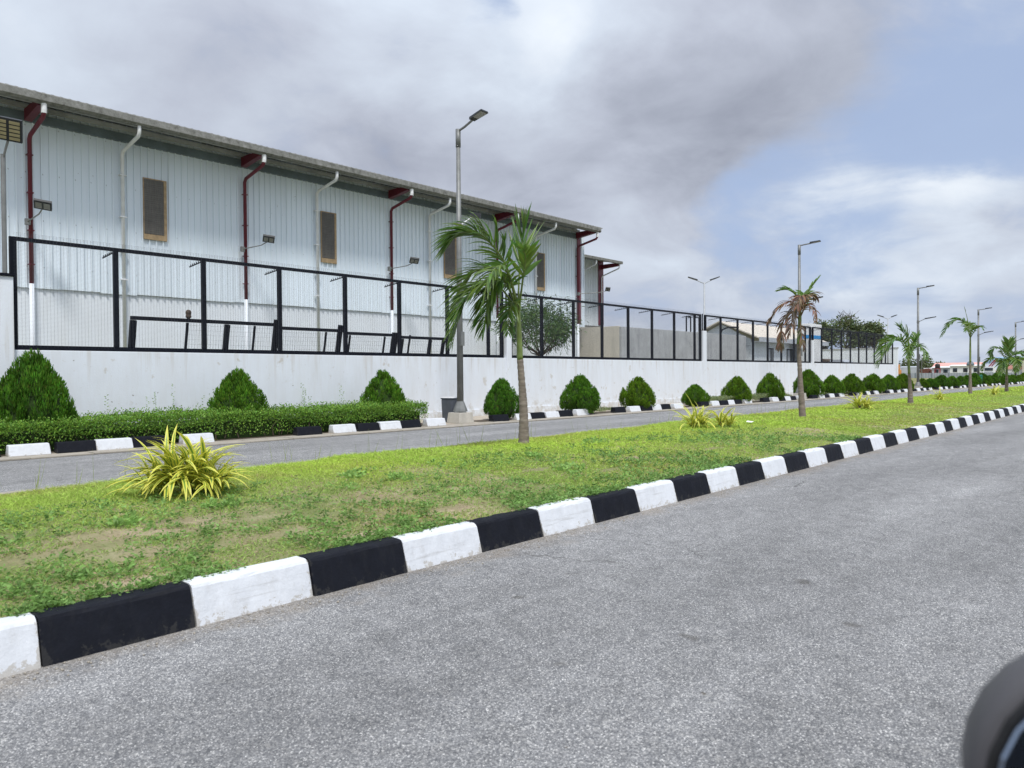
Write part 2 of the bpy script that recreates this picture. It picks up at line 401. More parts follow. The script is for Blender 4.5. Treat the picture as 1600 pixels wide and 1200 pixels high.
M = dict(
    asphalt=asphalt_mat('asphalt', 0.275, True), asphalt_far=asphalt_mat('asphalt_far', 0.29),
    kerb_white=painted_kerb('kerb_white_paint', (0.70, 0.725, 0.76), (0.40, 0.37, 0.32)),
    kerb_black=painted_kerb('kerb_black_paint', (0.006, 0.007, 0.011), (0.034, 0.034, 0.034)),
    soil=soil_mat(), ground=ground_mat(), pave=concrete_mat('pavement_concrete', (0.46, 0.40, 0.32), 0.7),
    edging=concrete_mat('edging_concrete', (0.40, 0.36, 0.30), 0.6), lampbase=concrete_mat('lamp_base_concrete', (0.52, 0.49, 0.43), 0.7),
    greyconc=concrete_mat('grey_concrete', (0.47, 0.48, 0.49), 0.6), cream=concrete_mat('cream_render', (0.62, 0.58, 0.50), 0.85),
    wall=wall_mat('white_wall'), wall2=wall_mat('white_wall_plain', (0.80, 0.845, 0.90), 0.2, False),
    clad=cladding_mat('cladding', (0.79, 0.865, 0.93)), clad2=cladding_mat('cladding_pale', (0.74, 0.78, 0.80)),
    gutter=gutter_mat(), roof=plain('roof_sheet', (0.30, 0.30, 0.28), 0.6, 0, 0.3, 4),
    soffit=plain('soffit_steel', (0.42, 0.43, 0.43), 0.6, 0, 0.25, 2), flash=plain('blue_grey_flashing', (0.14, 0.18, 0.21), 0.5, 0, 0.2, 3),
    red=plain('red_paint', (0.135, 0.014, 0.030), 0.45, 0, 0.25, 2.5), pipe_white=plain('white_pipe', (0.80, 0.81, 0.82), 0.45, 0, 0.12, 3),
    winmesh=mesh_window_mat(), winframe=plain('window_tan_frame', (0.40, 0.285, 0.165), 0.8, 0, 0.25, 8),
    black=plain('black_metal', (0.006, 0.0075, 0.013), 0.6, 0, 0.2, 4, spec=0.12), wire=plain('wire', (0.075, 0.08, 0.10), 0.5, 0.0, 0.1, 4),
    pole=plain('pole_grey', (0.20, 0.205, 0.20), 0.5, 0.3, 0.18, 5), head=plain('lamp_head_dark', (0.02, 0.023, 0.027), 0.55, 0.0, 0.2, 6),
    lens=plain('lamp_lens', (0.36, 0.31, 0.17), 0.6, 0, 0.1, 6), lensgrey=plain('lamp_lens_grey', (0.30, 0.30, 0.29), 0.6, 0, 0.1, 6),
    solar=plain('solar_glass', (0.012, 0.016, 0.035), 0.15, 0, 0.1, 6),
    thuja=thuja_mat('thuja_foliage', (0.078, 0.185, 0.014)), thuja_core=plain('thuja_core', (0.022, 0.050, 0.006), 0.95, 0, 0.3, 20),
    hedge=leaf_mat('hedge_leaf', (0.15, 0.29, 0.045), 0.3), weedleaf=leaf_mat('weed_leaf', (0.23, 0.38, 0.11), 0.38),
    cover=leaf_mat('ground_cover_leaf', (0.22, 0.28, 0.13), 0.3), grass=leaf_mat('grass_blade', (1.0, 1.0, 1.0), 0.40, 0.6, 0.2),
    palm=leaf_mat('palm_leaf', (0.105, 0.205, 0.034), 0.34, 0.34, 0.6), rachis=plain('palm_rachis', (0.15, 0.20, 0.05), 0.5, 0, 0.2, 10),
    brownpalm=leaf_mat('dry_palm_leaf', (0.23, 0.165, 0.12), 0.2, 0.8, 0.2), brownrachis=plain('dry_rachis', (0.22, 0.15, 0.09), 0.8, 0, 0.2, 10),
    trunk=trunk_mat(), shaft=plain('palm_crownshaft', (0.155, 0.205, 0.055), 0.45, 0, 0.3, 6, stretch=(3, 3, 1)),
    bark=plain('bark', (0.09, 0.065, 0.048), 0.9, 0, 0.35, 14, 0.5), vari=leaf_mat('variegated_leaf', (1, 1, 1), 0.28, 0.4, 0.5),
    treeleaf=leaf_mat('tree_leaf', (0.08, 0.15, 0.045), 0.25), fartree=leaf_mat('far_tree_leaf', (0.12, 0.16, 0.075), 0.25),
    binbody=plain('bin_grey', (0.085, 0.095, 0.115), 0.5, 0, 0.15, 6), binlid=plain('bin_lid', (0.62, 0.62, 0.62), 0.5, 0, 0.1, 6),
    bingreen=plain('bin_green', (0.02, 0.17, 0.11), 0.5, 0, 0.15, 6), glass=plain('dark_glass', (0.03, 0.045, 0.06), 0.08, 0, 0.1, 6),
    creamroof=plain('cream_roof', (0.64, 0.58, 0.49), 0.6, 0, 0.1, 2), bluepaint=plain('blue_paint', (0.01, 0.27, 0.66), 0.5, 0, 0.05, 2),
    redroof=plain('coral_roof', (0.72, 0.36, 0.31), 0.6, 0, 0.12, 1), darkred=plain('dark_red', (0.34, 0.03, 0.045), 0.6, 0, 0.2, 1),
    cabin=plain('cabin_white', (0.78, 0.79, 0.80), 0.6, 0, 0.08, 1), cabingrey=plain('cabin_grey', (0.44, 0.47, 0.51), 0.6, 0, 0.12, 1),
    greyfence=plain('grey_sheet_fence', (0.33, 0.36, 0.40), 0.6, 0, 0.15, 1.5), orange=plain('orange_paint', (0.62, 0.24, 0.03), 0.5, 0, 0.2, 2),
    tyre=plain('tyre', (0.016, 0.016, 0.017), 0.85, 0, 0.2, 9), carpaint=plain('car_paint_dark', (0.02, 0.022, 0.026), 0.18, 0.0, 0.05, 2),
    mirrorgrey=plain('mirror_bezel', (0.085, 0.082, 0.088), 0.6, 0, 0.06, 4), bluehangar=plain('pale_blue_roof', (0.26, 0.40, 0.55), 0.5, 0, 0.1, 1),
    paper=plain('paper', (0.75, 0.75, 0.74), 0.7, 0, 0.08, 30), litter=plain('dry_litter', (0.26, 0.19, 0.11), 0.9, 0, 0.3, 30),
    bedsoil=plain('planting_soil', (0.085, 0.065, 0.045), 0.95, 0, 0.4, 9, 0.6), lightpole=plain('pale_pole', (0.40, 0.42, 0.44), 0.45, 0, 0.1, 5),
    rust=plain('rusty_steel', (0.19, 0.075, 0.06), 0.8, 0, 0.4, 2),
    blackplastic=plain('black_plastic', (0.015, 0.015, 0.016), 0.5, 0, 0.2, 5),
)
_mg, _t, _b = new_mat('mirror_glass'); _b.inputs['Metallic'].default_value = 1.0; _b.inputs['Roughness'].default_value = 0.04
_c = ramp_n(_t, noise_n(_t, world_pos(_t), 3, 2), [(0.3, (0.30, 0.36, 0.46)), (0.7, (0.34, 0.40, 0.50))]); _t.links.new(_c, _b.inputs['Base Color'])
M['mirrorglass'] = _mg

# ------------------------------------------------------------------ helpers
def tag(o, label=None, cat=None, group=None, kind=None):
    if label: o['label'] = label
    if cat: o['category'] = cat
    if group: o['group'] = group
    if kind: o['kind'] = kind
    return o

def link(name, mesh, parent=None, loc=(0, 0, 0), rot=None, scale=None):
    o = bpy.data.objects.new(name, mesh)
    o.location = loc
    if rot is not None: o.rotation_euler = rot
    if scale is not None: o.scale = scale
    if parent is not None: o.parent = parent
    COL.objects.link(o)
    return o

def thing(name, loc, label, cat, group=None, rz=0.0):
    o = bpy.data.objects.new(name, None); o.location = loc; o.rotation_euler = (0, 0, rz); o.empty_display_size = 0.2
    COL.objects.link(o)
    return tag(o, label, cat, group)

class MB:
    def __init__(s): s.v = []; s.f = []; s.off = Vector((0, 0, 0))
    def add(s, vs, fs):
        n = len(s.v); s.v += [tuple(p) for p in vs]; s.f += [tuple(i + n for i in f) for f in fs]; return s
    def box(s, x0, x1, y0, y1, z0, z1):
        return s.add([(x0, y0, z0), (x1, y0, z0), (x1, y1, z0), (x0, y1, z0), (x0, y0, z1), (x1, y0, z1), (x1, y1, z1), (x0, y1, z1)],
                     [(0, 3, 2, 1), (4, 5, 6, 7), (0, 1, 5, 4), (1, 2, 6, 5), (2, 3, 7, 6), (3, 0, 4, 7)])
    def hexa(s, p):   # 8 points, bottom 4 then top 4
        return s.add(p, [(0, 3, 2, 1), (4, 5, 6, 7), (0, 1, 5, 4), (1, 2, 6, 5), (2, 3, 7, 6), (3, 0, 4, 7)])
    def bar(s, a, b, w, h=None, up=(0, 0, 1)):
        a = Vector(a); b = Vector(b); d = (b - a).normalized(); h = h or w
        u = Vector(up)
        if abs(d.dot(u)) > 0.95: u = Vector((0, 1, 0)) if abs(d.y) < 0.9 else Vector((1, 0, 0))
        sd = d.cross(u).normalized(); u2 = sd.cross(d)
        c = [(-1, -1), (1, -1), (1, 1), (-1, 1)]
        return s.hexa([a + sd * x * w / 2 + u2 * y * h / 2 for x, y in c] + [b + sd * x * w / 2 + u2 * y * h / 2 for x, y in c])
    def tube(s, pts, radii, n=8, cap=True):
        pts = [Vector(p) for p in pts]
        if isinstance(radii, (int, float)): radii = [radii] * len(pts)
        base = len(s.v); prev = None
        for i, p in enumerate(pts):
            d = (pts[min(i + 1, len(pts) - 1)] - pts[max(i - 1, 0)]).normalized()
            if prev is None:
                a = Vector((1, 0, 0)) if abs(d.x) < 0.9 else Vector((0, 1, 0))
                u = (a - d * a.dot(d)).normalized()
            else:
                u = (prev - d * prev.dot(d)).normalized()
            prev = u; w = d.cross(u)
            for k in range(n):
                an = 2 * math.pi * k / n
                s.v.append(tuple(p + (u * math.cos(an) + w * math.sin(an)) * radii[i]))
        for i in range(len(pts) - 1):
            for k in range(n):
                k2 = (k + 1) % n
                s.f.append((base + i * n + k, base + i * n + k2, base + (i + 1) * n + k2, base + (i + 1) * n + k))
        if cap:
            s.f.append(tuple(base + k for k in reversed(range(n)))); s.f.append(tuple(base + (len(pts) - 1) * n + k for k in range(n)))
        return s
    def lathe(s, prof, n=16, c=(0, 0)):
        return s.tube([(c[0], c[1], z) for r, z in prof], [r for r, z in prof], n)
    def prism(s, poly, axis, a, b):   # poly: 2D points, extruded along axis from a to b
        n = len(poly)
        def P(q, t):
            return {'x': (t, q[0], q[1]), 'y': (q[0], t, q[1]), 'z': (q[0], q[1], t)}[axis]
        return s.add([P(q, a) for q in poly] + [P(q, b) for q in poly],
                     [tuple(reversed(range(n))), tuple(range(n, 2 * n))] + [(i, (i + 1) % n, n + (i + 1) % n, n + i) for i in range(n)])
    def mesh(s, name, mat, smooth=False):
        me = bpy.data.meshes.new(name); me.from_pydata(s.v, [], s.f); me.materials.append(mat)
        if smooth: me.polygons.foreach_set('use_smooth', [True] * len(me.polygons))
        me.validate(); me.update()
        import bmesh as _bm
        bm = _bm.new(); bm.from_mesh(me); _bm.ops.recalc_face_normals(bm, faces=bm.faces); bm.to_mesh(me); bm.free()
        return me
    def build(s, name, mat, parent=None, world=False, smooth=False, bevel=0.0):
        if world and parent is not None:
            o = Vector(parent.location); s.v = [tuple(Vector(p) - o) for p in s.v]
        me = s.mesh(name, mat, smooth)
        if bevel > 0:
            import bmesh as _bm
            bm = _bm.new(); bm.from_mesh(me)
            _bm.ops.bevel(bm, geom=bm.edges[:], offset=bevel, segments=2, affect='EDGES', profile=0.6)
            bm.to_mesh(me); bm.free()
        return link(name, me, parent)

def np_mesh(name, V, F, mat, C=None, smooth=False):
    """V (n,3), F (m,k) with constant k; optional per-vertex colour C (n,3)."""
    me = bpy.data.meshes.new(name)
    V = np.ascontiguousarray(V, dtype=np.float32); F = np.ascontiguousarray(F, dtype=np.int32)
    m, k = F.shape
    me.vertices.add(len(V)); me.vertices.foreach_set('co', V.ravel())
    me.loops.add(m * k); me.loops.foreach_set('vertex_index', F.ravel())
    me.polygons.add(m); me.polygons.foreach_set('loop_start', np.arange(0, m * k, k, dtype=np.int32))
    me.update(calc_edges=True)
    if C is not None:
        a = me.color_attributes.new('Col', 'FLOAT_COLOR', 'POINT')
        cc = np.ones((len(V), 4), dtype=np.float32); cc[:, :3] = C
        a.data.foreach_set('color', cc.ravel())
    if smooth: me.polygons.foreach_set('use_smooth', np.ones(m, dtype=bool))
    me.materials.append(mat)
    return me

def unit(a): return a / np.maximum(np.linalg.norm(a, axis=-1, keepdims=True), 1e-9)

def diamonds(P, A, L, W, col, rng, mid=0.45):
    """one four-cornered leaf per row: base, side, tip, side"""
    n = len(P); A = unit(A)
    S = unit(np.cross(A, rng.normal(size=(n, 3))))
    L = np.broadcast_to(L, n)[:, None]; W = np.broadcast_to(W, n)[:, None]
    V = np.stack([P, P + A * L * mid + S * W / 2, P + A * L, P + A * L * mid - S * W / 2], 1).reshape(-1, 3)
    F = np.arange(n * 4).reshape(n, 4)
    return V, F, np.repeat(col, 4, 0)

def vnoise(x, y, scale, seed):
    r = np.random.default_rng(seed); T = r.random((64, 64))
    out = 0; amp = 1.0; tot = 0
    for o in range(3):
        u = np.asarray(x) * scale * 2 ** o + o * 7.3; v = np.asarray(y) * scale * 2 ** o + o * 3.1
        i = np.floor(u).astype(int); j = np.floor(v).astype(int); fu = u - i; fv = v - j
        fu = fu * fu * (3 - 2 * fu); fv = fv * fv * (3 - 2 * fv)
        a = T[i % 64, j % 64]; b = T[(i + 1) % 64, j % 64]; c = T[i % 64, (j + 1) % 64]; d = T[(i + 1) % 64, (j + 1) % 64]
        out = out + amp * ((a * (1 - fu) + b * fu) * (1 - fv) + (c * (1 - fu) + d * fu) * fv); tot += amp; amp *= 0.5
    return out / tot

def KY(x): return 15.35 - 0.027 * x          # front line of the far kerb row

# ================================================================== THE SETTING
def sheet(name, x0, x1, y0, y1, z, mat, nx=1, ny=1, zf=None):
    xs = np.linspace(x0, x1, nx + 1); ys = np.linspace(y0, y1, ny + 1)
    X, Y = np.meshgrid(xs, ys, indexing='ij'); Z = np.full_like(X, z) if zf is None else zf(X, Y)
    V = np.stack([X, Y, Z], -1).reshape(-1, 3)
    I = np.arange((nx + 1) * (ny + 1)).reshape(nx + 1, ny + 1)
    F = np.stack([I[:-1, :-1], I[1:, :-1], I[1:, 1:], I[:-1, 1:]], -1).reshape(-1, 4)
    o = link(name, np_mesh(name, V, F, mat, smooth=True))
    return tag(o, kind='structure')

tag(sheet('ground', -3000, 6000, -4000, 5000, -0.03, M['ground']), 'open grassy and sandy ground reaching the horizon', 'ground')
tag(sheet('road', -60, 420, -9, 4.16, 0.0, M['asphalt'], 60, 2), 'near grey asphalt carriageway with coarse aggregate', 'road')
xs = np.linspace(-30, 300, 2)
me = np_mesh('road', np.array([(-30, 9.1, 0.0), (300, 9.1, 0.0), (300, KY(110) - 0.5, 0.0), (110, KY(110) - 0.5, 0.0), (-30, KY(-30) - 0.5, 0.0)]), np.array([(0, 1, 2, 3, 4)]), M['asphalt_far'])
tag(link('road', me), 'far grey asphalt carriageway beyond the grass median', 'road', kind='structure')

def lawn_z(X, Y):
    t = np.clip((Y - 4.2) / 5.0, 0, 1)
    return 0.203 + 0.11 * np.sin(np.pi * t) + 0.05 * (vnoise(X, Y, 0.6, 5) - 0.5) - 0.05 * np.clip((t - 0.9) * 10, 0, 1)
lawn = sheet('lawn', -6, 130, 4.27, 9.14, 0, M['soil'], 420, 22, lawn_z)
tag(lawn, 'grassy median strip between the two carriageways', 'lawn')

# ---- near kerb, block by block
kerb = MB().box(-6, 130, 4.20, 4.34, -0.02, 0.18).build('kerb', M['edging'])
tag(kerb, 'black and white painted kerb along the grass median', 'kerb', kind='structure')
def kerb_mesh(mat, seed, L=0.752):
    r = random.Random(seed); m = MB(); n = 9
    prof = [(0.0, 0.0), (0.060, 0.208), (0.072, 0.224), (0.092, 0.231), (0.19, 0.233), (0.19, 0.0)]
    ring = []
    for i in range(n + 1):
        x = L * i / n; ring.append([(x, p[0] + r.uniform(-.003, .003), p[1] + (r.uniform(-.003, .003) if p[1] > 0 else 0)) for p in prof])
    k = len(prof); m.v = [q for rg in ring for q in rg]
    for i in range(n):
        for j in range(k):
            m.f.append((i * k + j, i * k + (j + 1) % k, (i + 1) * k + (j + 1) % k, (i + 1) * k + j))
    m.f.append(tuple(range(k))[::-1]); m.f.append(tuple(n * k + j for j in range(k)))
    return m.mesh('kerb_block', mat)
KW = [kerb_mesh(M['kerb_white'], s) for s in range(4)]; KB = [kerb_mesh(M['kerb_black'], 10 + s) for s in range(4)]
i0 = -5
for i in range(i0, 150):
    x = 1.15 + 0.761 * i
    me = (KB if i % 2 == 0 else KW)[i % 4 if i % 2 else (i // 2) % 4]
    link('kerb_block', me, kerb, (x, 4.105 + random.uniform(-.006, .006), -0.004 + random.uniform(-.004, .004)), (0, 0, random.uniform(-.006, .006)))
back = MB().box(-6, 130, 9.125, 9.26, -0.02, 0.2).build('kerb', M['edging'], bevel=0.012)
tag(back, 'plain concrete kerb behind the grass median', 'kerb', kind='structure')

# ---- pavement on the far side
pv = [(-30, KY(-30) - 0.1, 0.02), (110, KY(110) - 0.1, 0.02), (110, 17.6, 0.02), (-30, 17.6, 0.02)]
pave = link('pavement', np_mesh('pavement', np.array(pv), np.array([(0, 1, 2, 3)]), M['pave'])); tag(pave, 'sandy concrete pavement below the white wall', 'pavement', kind='structure')
edge = MB().hexa([(-30, KY(-30) - 0.49, -.02), (110, KY(110) - 0.49, -.02), (110, KY(110) - 0.09, -.02), (-30, KY(-30) - 0.09, -.02),
                  (-30, KY(-30) - 0.49, .012), (110, KY(110) - 0.49, .012), (110, KY(110) - 0.11, .012), (-30, KY(-30) - 0.11, .012)]).build('pavement_edging', M['edging'])
tag(edge, 'flat concrete edging slabs along the far carriageway', 'edging', kind='structure')
slab = [MB().box(0, 0.985, -0.215, 0.215, 0, 0.025 + 0.003 * k).build('paving_slab', M['edging'], edge, bevel=0.006) for k in range(3)]
smesh = [s.data for s in slab]
for s in slab: bpy.data.objects.remove(s)
for i in range(0, 58):
    x = 1.0 + i * 1.0
    link('paving_slab', smesh[i % 3], edge, (x, KY(x + .5) - 0.30 + random.uniform(-.012, .012), 0.004 + random.uniform(-.003, .003)), (0, 0, -0.027 + random.uniform(-.006, .006)))

# ---- far kerb row: blocks in groups with gaps
fk = MB().hexa([(-8, KY(-8) + .03, 0.0), (110, KY(110) + .03, 0.0), (110, KY(110) + .2, 0.0), (-8, KY(-8) + .2, 0.0),
                (-8, KY(-8) + .03, .026), (110, KY(110) + .03, .026), (110, KY(110) + .2, .026), (-8, KY(-8) + .2, .026)]).build('kerb', M['edging'])
tag(fk, 'broken row of black and white kerb stones on the far pavement', 'kerb', kind='structure')
def stone_mesh(mat, seed):
    r = random.Random(seed)
    j = lambda: r.uniform(-.008, .008)
    m = MB().hexa([(0, 0, 0), (.645, 0, 0), (.645, .24, 0), (0, .24, 0), (.01 + j(), .06 + j(), .195 + j()), (.635 + j(), .06 + j(), .195 + j()), (.635, .21, .2), (.01, .21, .2)])
    o = m.build('kerb_block', mat, bevel=0.014); me = o.data; bpy.data.objects.remove(o); return me
SW = [stone_mesh(M['kerb_white'], s) for s in range(3)]; SB = [stone_mesh(M['kerb_black'], 5 + s) for s in range(3)]
starts = [-2.5, 3.07 - 0.05, 9.44, 15.77, 21.75, 27.62, 33.36, 39.0] + [39.0 + 5.75 * k for k in range(1, 13)]
for g, s0 in enumerate(starts):
    offs = [(0.0, 'B'), (0.95, 'W'), (1.66, 'B'), (2.33, 'W'), (2.99, 'B'), (3.86, 'W')]
    if g == 1: offs = [(0.0, 'B'), (0.78, 'W'), (1.51, 'B'), (2.18, 'W'), (2.84, 'B'), (3.8, 'W')]
    for k, (dx, c) in enumerate(offs):
        x = s0 + dx + random.uniform(-.02, .02)
        link('kerb_block', (SW if c == 'W' else SB)[(g + k) % 3], fk, (x, KY(x) + random.uniform(-.02, .02), 0.021), (0, 0, -0.027 + random.uniform(-.025, .025)), (1.02, 1, random.uniform(.93, 1.03)))

# ---- planting beds (soil) behind the far kerb row
for (a, b, y0, y1, lab) in ((-6, 14.2, .26, 2.1, 'dark planting bed soil under the clipped hedge'), (15.5, 27.2, .26, .95, 'dark soil bed in the pavement under the single dome shrubs'), (27.4, 108, .26, 1.0, 'dark soil bed under the distant row of shrubs')):
    me = np_mesh('planting_bed', np.array([(a, KY(a) + y0, .027), (b, KY(b) + y0, .027), (b, KY(b) + y1, .027), (a, KY(a) + y1, .027)]), np.array([(0, 1, 2, 3)]), M['bedsoil'])
    tag(link('planting_bed', me), lab, 'soil', kind='structure')

# ================================================================== BOUNDARY WALL
wall = thing('boundary_wall', (4.0, 17.6, 0.0), 'long low white rendered boundary wall with stains and peeling paint', 'wall')
def wbox(name, x0, x1, y0, y1, z0, z1, mat, par, bev=0.0):
    return MB().box(x0, x1, y0, y1, z0, z1).build(name, mat, par, world=True, bevel=bev)
segs = [(-8, 3.72), (4.46, 19.12), (19.38, 33.28), (33.64, 47.55), (47.85, 65.3)]
for k, (a, b) in enumerate(segs[1:]):
    wbox('wall_panel', a, b, 17.5, 17.72, 0.0, 1.965, M['wall'], wall, 0.012)
wbox('plinth', 4.46, 65.3, 17.46, 17.498, 0.0, 0.24, M['wall'], wall, 0.008)
for x0, x1, zt in ((19.12, 19.38, 3.38), (33.28, 33.64, 3.45), (47.55, 47.85, 3.4), (65.3, 65.6, 1.98)):
    wbox('pillar', x0, x1, 17.47, 17.75, 0.0, zt, M['wall'], wall, 0.012)
gp = thing('gate_pillar', (4.1, 17.55, 0), 'stained white pillar at the left end of the black fence', 'pillar')
wbox('shaft', 3.2, 4.46, 17.38, 17.78, 0, 3.42, M['wall'], gp, 0.015)
wbox('cap', 3.15, 4.475, 17.34, 17.82, 3.423, 3.46, M['black'], gp, 0.006)

# ================================================================== FENCE
def barb_arm(x, ytop=17.64, z=4.2):
    m = MB(); a = Vector((x, ytop, z - 0.03)); b = Vector((x - 0.03, ytop + 0.62, z - 0.10))
    m.bar(a, b, 0.022)
    for q in range(1, 7):
        p = a.lerp(b, q / 6.5); m.bar(p, p + Vector((0.0, -0.012, 0.05)), 0.016)
    return m
FZ0, FZ1 = 2.0, 4.25
def fence(label, x0, x1, posts, rail=0.075, first=0.12):
    f = thing('mesh_fence', ((x0 + x1) / 2, 17.6, FZ0), label, 'fence', 'black mesh fence sections on the white wall')
    MB().box(x0, x1, 17.562, 17.638, FZ1 - rail, FZ1).build('top_rail', M['black'], f, world=True)
    MB().box(x0, x1, 17.562, 17.638, FZ0 - 0.032, FZ0 + rail - 0.01).build('bottom_rail', M['black'], f, world=True)
    for i, x in enumerate(posts):
        w = first if i in (0, len(posts) - 1) else 0.1
        MB().box(x - w / 2, x + w / 2, 17.558, 17.642, FZ0 + rail - 0.008, FZ1 - rail - 0.002).build('post', M['black'], f, world=True)
        if 0 < i: barb_arm(x).build('barbed_arm', M['black'], f, world=True)
    for a, b in zip(posts[:-1], posts[1:]):
        m = MB(); n = max(1, int(round((b - a) / 0.066)))
        for k in range(1, n):
            x = a + (b - a) * k / n; r = 0.0012
            y = 17.549
            m.add([(x - r, y - r, FZ0 + .02), (x + r, y - r, FZ0 + .02), (x + r, y + r, FZ0 + .02), (x - r, y + r, FZ0 + .02), (x - r, y - r, FZ1 + .09), (x + r, y - r, FZ1 + .09), (x + r, y + r, FZ1 + .09), (x - r, y + r, FZ1 + .09)], [(0, 1, 5, 4), (1, 2, 6, 5), (2, 3, 7, 6), (3, 0, 4, 7), (4, 5, 6, 7)])
        z = FZ0 + .09
        while z < FZ1 + .085:
            m.add([(a, 17.5455, z - .0011), (b, 17.5455, z - .0011), (b, 17.5455, z + .0011), (a, 17.5455, z + .0011), (a, 17.5475, z), (b, 17.5475, z)], [(0, 1, 2, 3), (3, 2, 5, 4), (0, 4, 5, 1)]); z += .027
        m.build('wire_mesh', M['wire'], f, world=True)
    return f
fence('long black mesh fence section at the left with spare frames leaning behind', 4.45, 19.06, [4.51, 6.46, 8.45, 10.48, 12.53, 14.48, 16.44, 18.33, 19.0])
fence('black mesh fence section in front of the leafy tree and grey concrete tank', 19.4, 33.27, [19.45, 21.16, 23.08, 24.98, 26.89, 28.79, 30.72, 32.65, 33.21])
fence('black mesh fence section in front of the small gabled house', 33.66, 47.52, [33.72, 35.36, 37.29, 39.18, 41.09, 43.0, 44.9, 46.7, 47.46])
fence('farthest black mesh fence section ending at the last palm fronds', 47.88, 65.3, [47.95, 49.5, 51.37, 53.24, 55.08, 56.88, 58.66, 60.5, 62.3, 63.3, 65.22])
for x0, lab in ((19.25, 'short black post on the white pillar beside the tall palm'), (33.46, 'short black post on the white pillar below the twin lamp'), (47.7, 'short black post on the third white pillar by the brown palm')):
    o = MB().tube([(0, 0, 0), (0, 0, 0.84)], 0.028, 8).box(-.07, .07, -.07, .07, 0, .02).build('pillar_post', M['black']); o.location = (x0, 17.61, 3.4 + (0.05 if x0 > 30 and x0 < 40 else -0.02))
    tag(o, lab, 'post', 'posts on the wall pillars')
# spare frames standing on the ground behind the wall, leaning on the fence
def lean_frame(label, x0, x1, ztop, bars, grid=True, knob=None):
    y, lean = 17.74, 0.56
    f = thing('spare_fence_frame', (x0, y + lean, 0), label, 'frame', 'spare frames leaning behind the fence')
    def P(x, t): return Vector((x, y + lean * (1 - t), 0.05 + (ztop - 0.05) * t))
    MB().bar(P(x0, 1), P(x1, 1), 0.08, 0.085).build('top_rail', M['black'], f, world=True)
    MB().bar(P(x0, 0), P(x1, 0), 0.085, 0.09).build('bottom_rail', M['black'], f, world=True)
    for xb, w, ext in bars:
        MB().bar(P(xb, 0.02), P(xb, 0.98 + ext), w, w * .7).build('upright', M['black'], f, world=True)
    if grid:
        m = MB(); xa = bars[1][0]; xx = xa
        while xx < x1:
            m.bar(P(xx, 0.03), P(xx, 0.98), 0.0024); xx += 0.075
        for k in range(1, 24): m.bar(P(xa, k / 24), P(x1, k / 24), 0.0024)
        m.build('wire_grid', M['wire'], f, world=True)
    if knob:
        p = P(knob, 1.0); MB().lathe([(0.03, 0), (0.07, 0.05), (0.055, 0.10), (0.07, 0.15), (0.05, 0.20), (0.015, 0.22)], 10).build('knob', M['bark'], f).location = p + Vector((0, 0, 0.04)) - Vector(f.location)
    return f
lean_frame('leftmost leaning black spare frame, open at its left end with a brown knob on top', 6.82, 10.36, 2.74, [(6.88, 0.13, 0), (8.12, 0.055, 0), (9.12, 0.12, 0), (9.86, 0.05, 0)], knob=8.14)
lean_frame('second leaning black spare frame from the left with raised end uprights', 10.4, 12.55, 2.66, [(10.46, 0.13, 0.10), (10.62, 0.05, 0), (12.0, 0.05, 0), (12.45, 0.12, 0.08)])
lean_frame('third leaning black spare frame from the left, behind the middle fence posts', 12.65, 14.5, 2.60, [(12.7, 0.05, 0), (12.8, 0.05, 0), (14.05, 0.05, 0), (14.42, 0.16, 0.05)])
lean_frame('rightmost leaning black spare frame with a small square end bay', 14.6, 16.5, 2.55, [(14.66, 0.09, 0), (14.75, 0.05, 0.0), (15.0, 0.05, 0.05), (15.85, 0.1, 0), (16.42, 0.1, 0)])

# ================================================================== WAREHOUSE
WX0, WX1 = -6.0, 30.62
wh = thing('warehouse', (12.0, 23.0, 0.0), 'large pale blue grey corrugated warehouse with stained eaves gutter', 'warehouse')
MB().box(WX0, WX1, 23.0, 23.25, 0, 3.86).build('base_wall', M['wall2'], wh, world=True)
prof = []
for k in range(5):
    x = k * 0.2; prof += [(x, 0.0), (x + 0.150, 0.0), (x + 0.158, -0.048), (x + 0.192, -0.048)]
prof.append((1.0, 0.0))
def clad_mesh(z0, z1, mat, name):
    n = len(prof); V = [(p[0], p[1], z0) for p in prof] + [(p[0], p[1], z1) for p in prof]
    m = MB(); m.v = V; m.f = [(i, i + 1, n + i + 1, n + i) for i in range(n - 1)]
    me = bpy.data.meshes.new(name); me.from_pydata(m.v, [], m.f); me.materials.append(mat); return me
cm = clad_mesh(3.80, 8.70, M['clad'], 'cladding_sheet')
x = WX0
while x < WX1 - 0.5:
    link('cladding_sheet', cm, wh, (x - 12.0, -0.045 - random.uniform(0, .004), random.uniform(-.02, .02))); x += 1.0
MB().box(WX0, WX1, 23.06, 23.3, 3.862, 8.765).build('inner_lining', M['soffit'], wh, world=True)
MB().box(WX0, WX1, 22.84, 22.95, 8.2, 8.44).build('eave_flashing', M['flash'], wh, world=True)
GY0, GY1 = 21.5, 21.68
MB().add([(WX0, GY0, 8.56), (WX1, GY0, 8.56), (WX1, 36.0, 10.6), (WX0, 36.0, 10.6), (WX0, GY0, 8.60), (WX1, GY0, 8.60), (WX1, 36.0, 10.64), (WX0, 36.0, 10.64)],
         [(0, 3, 2, 1), (4, 5, 6, 7), (0, 1, 5, 4), (1, 2, 6, 5), (2, 3, 7, 6), (3, 0, 4, 7)]).build('roof', M['roof'], wh, world=True)
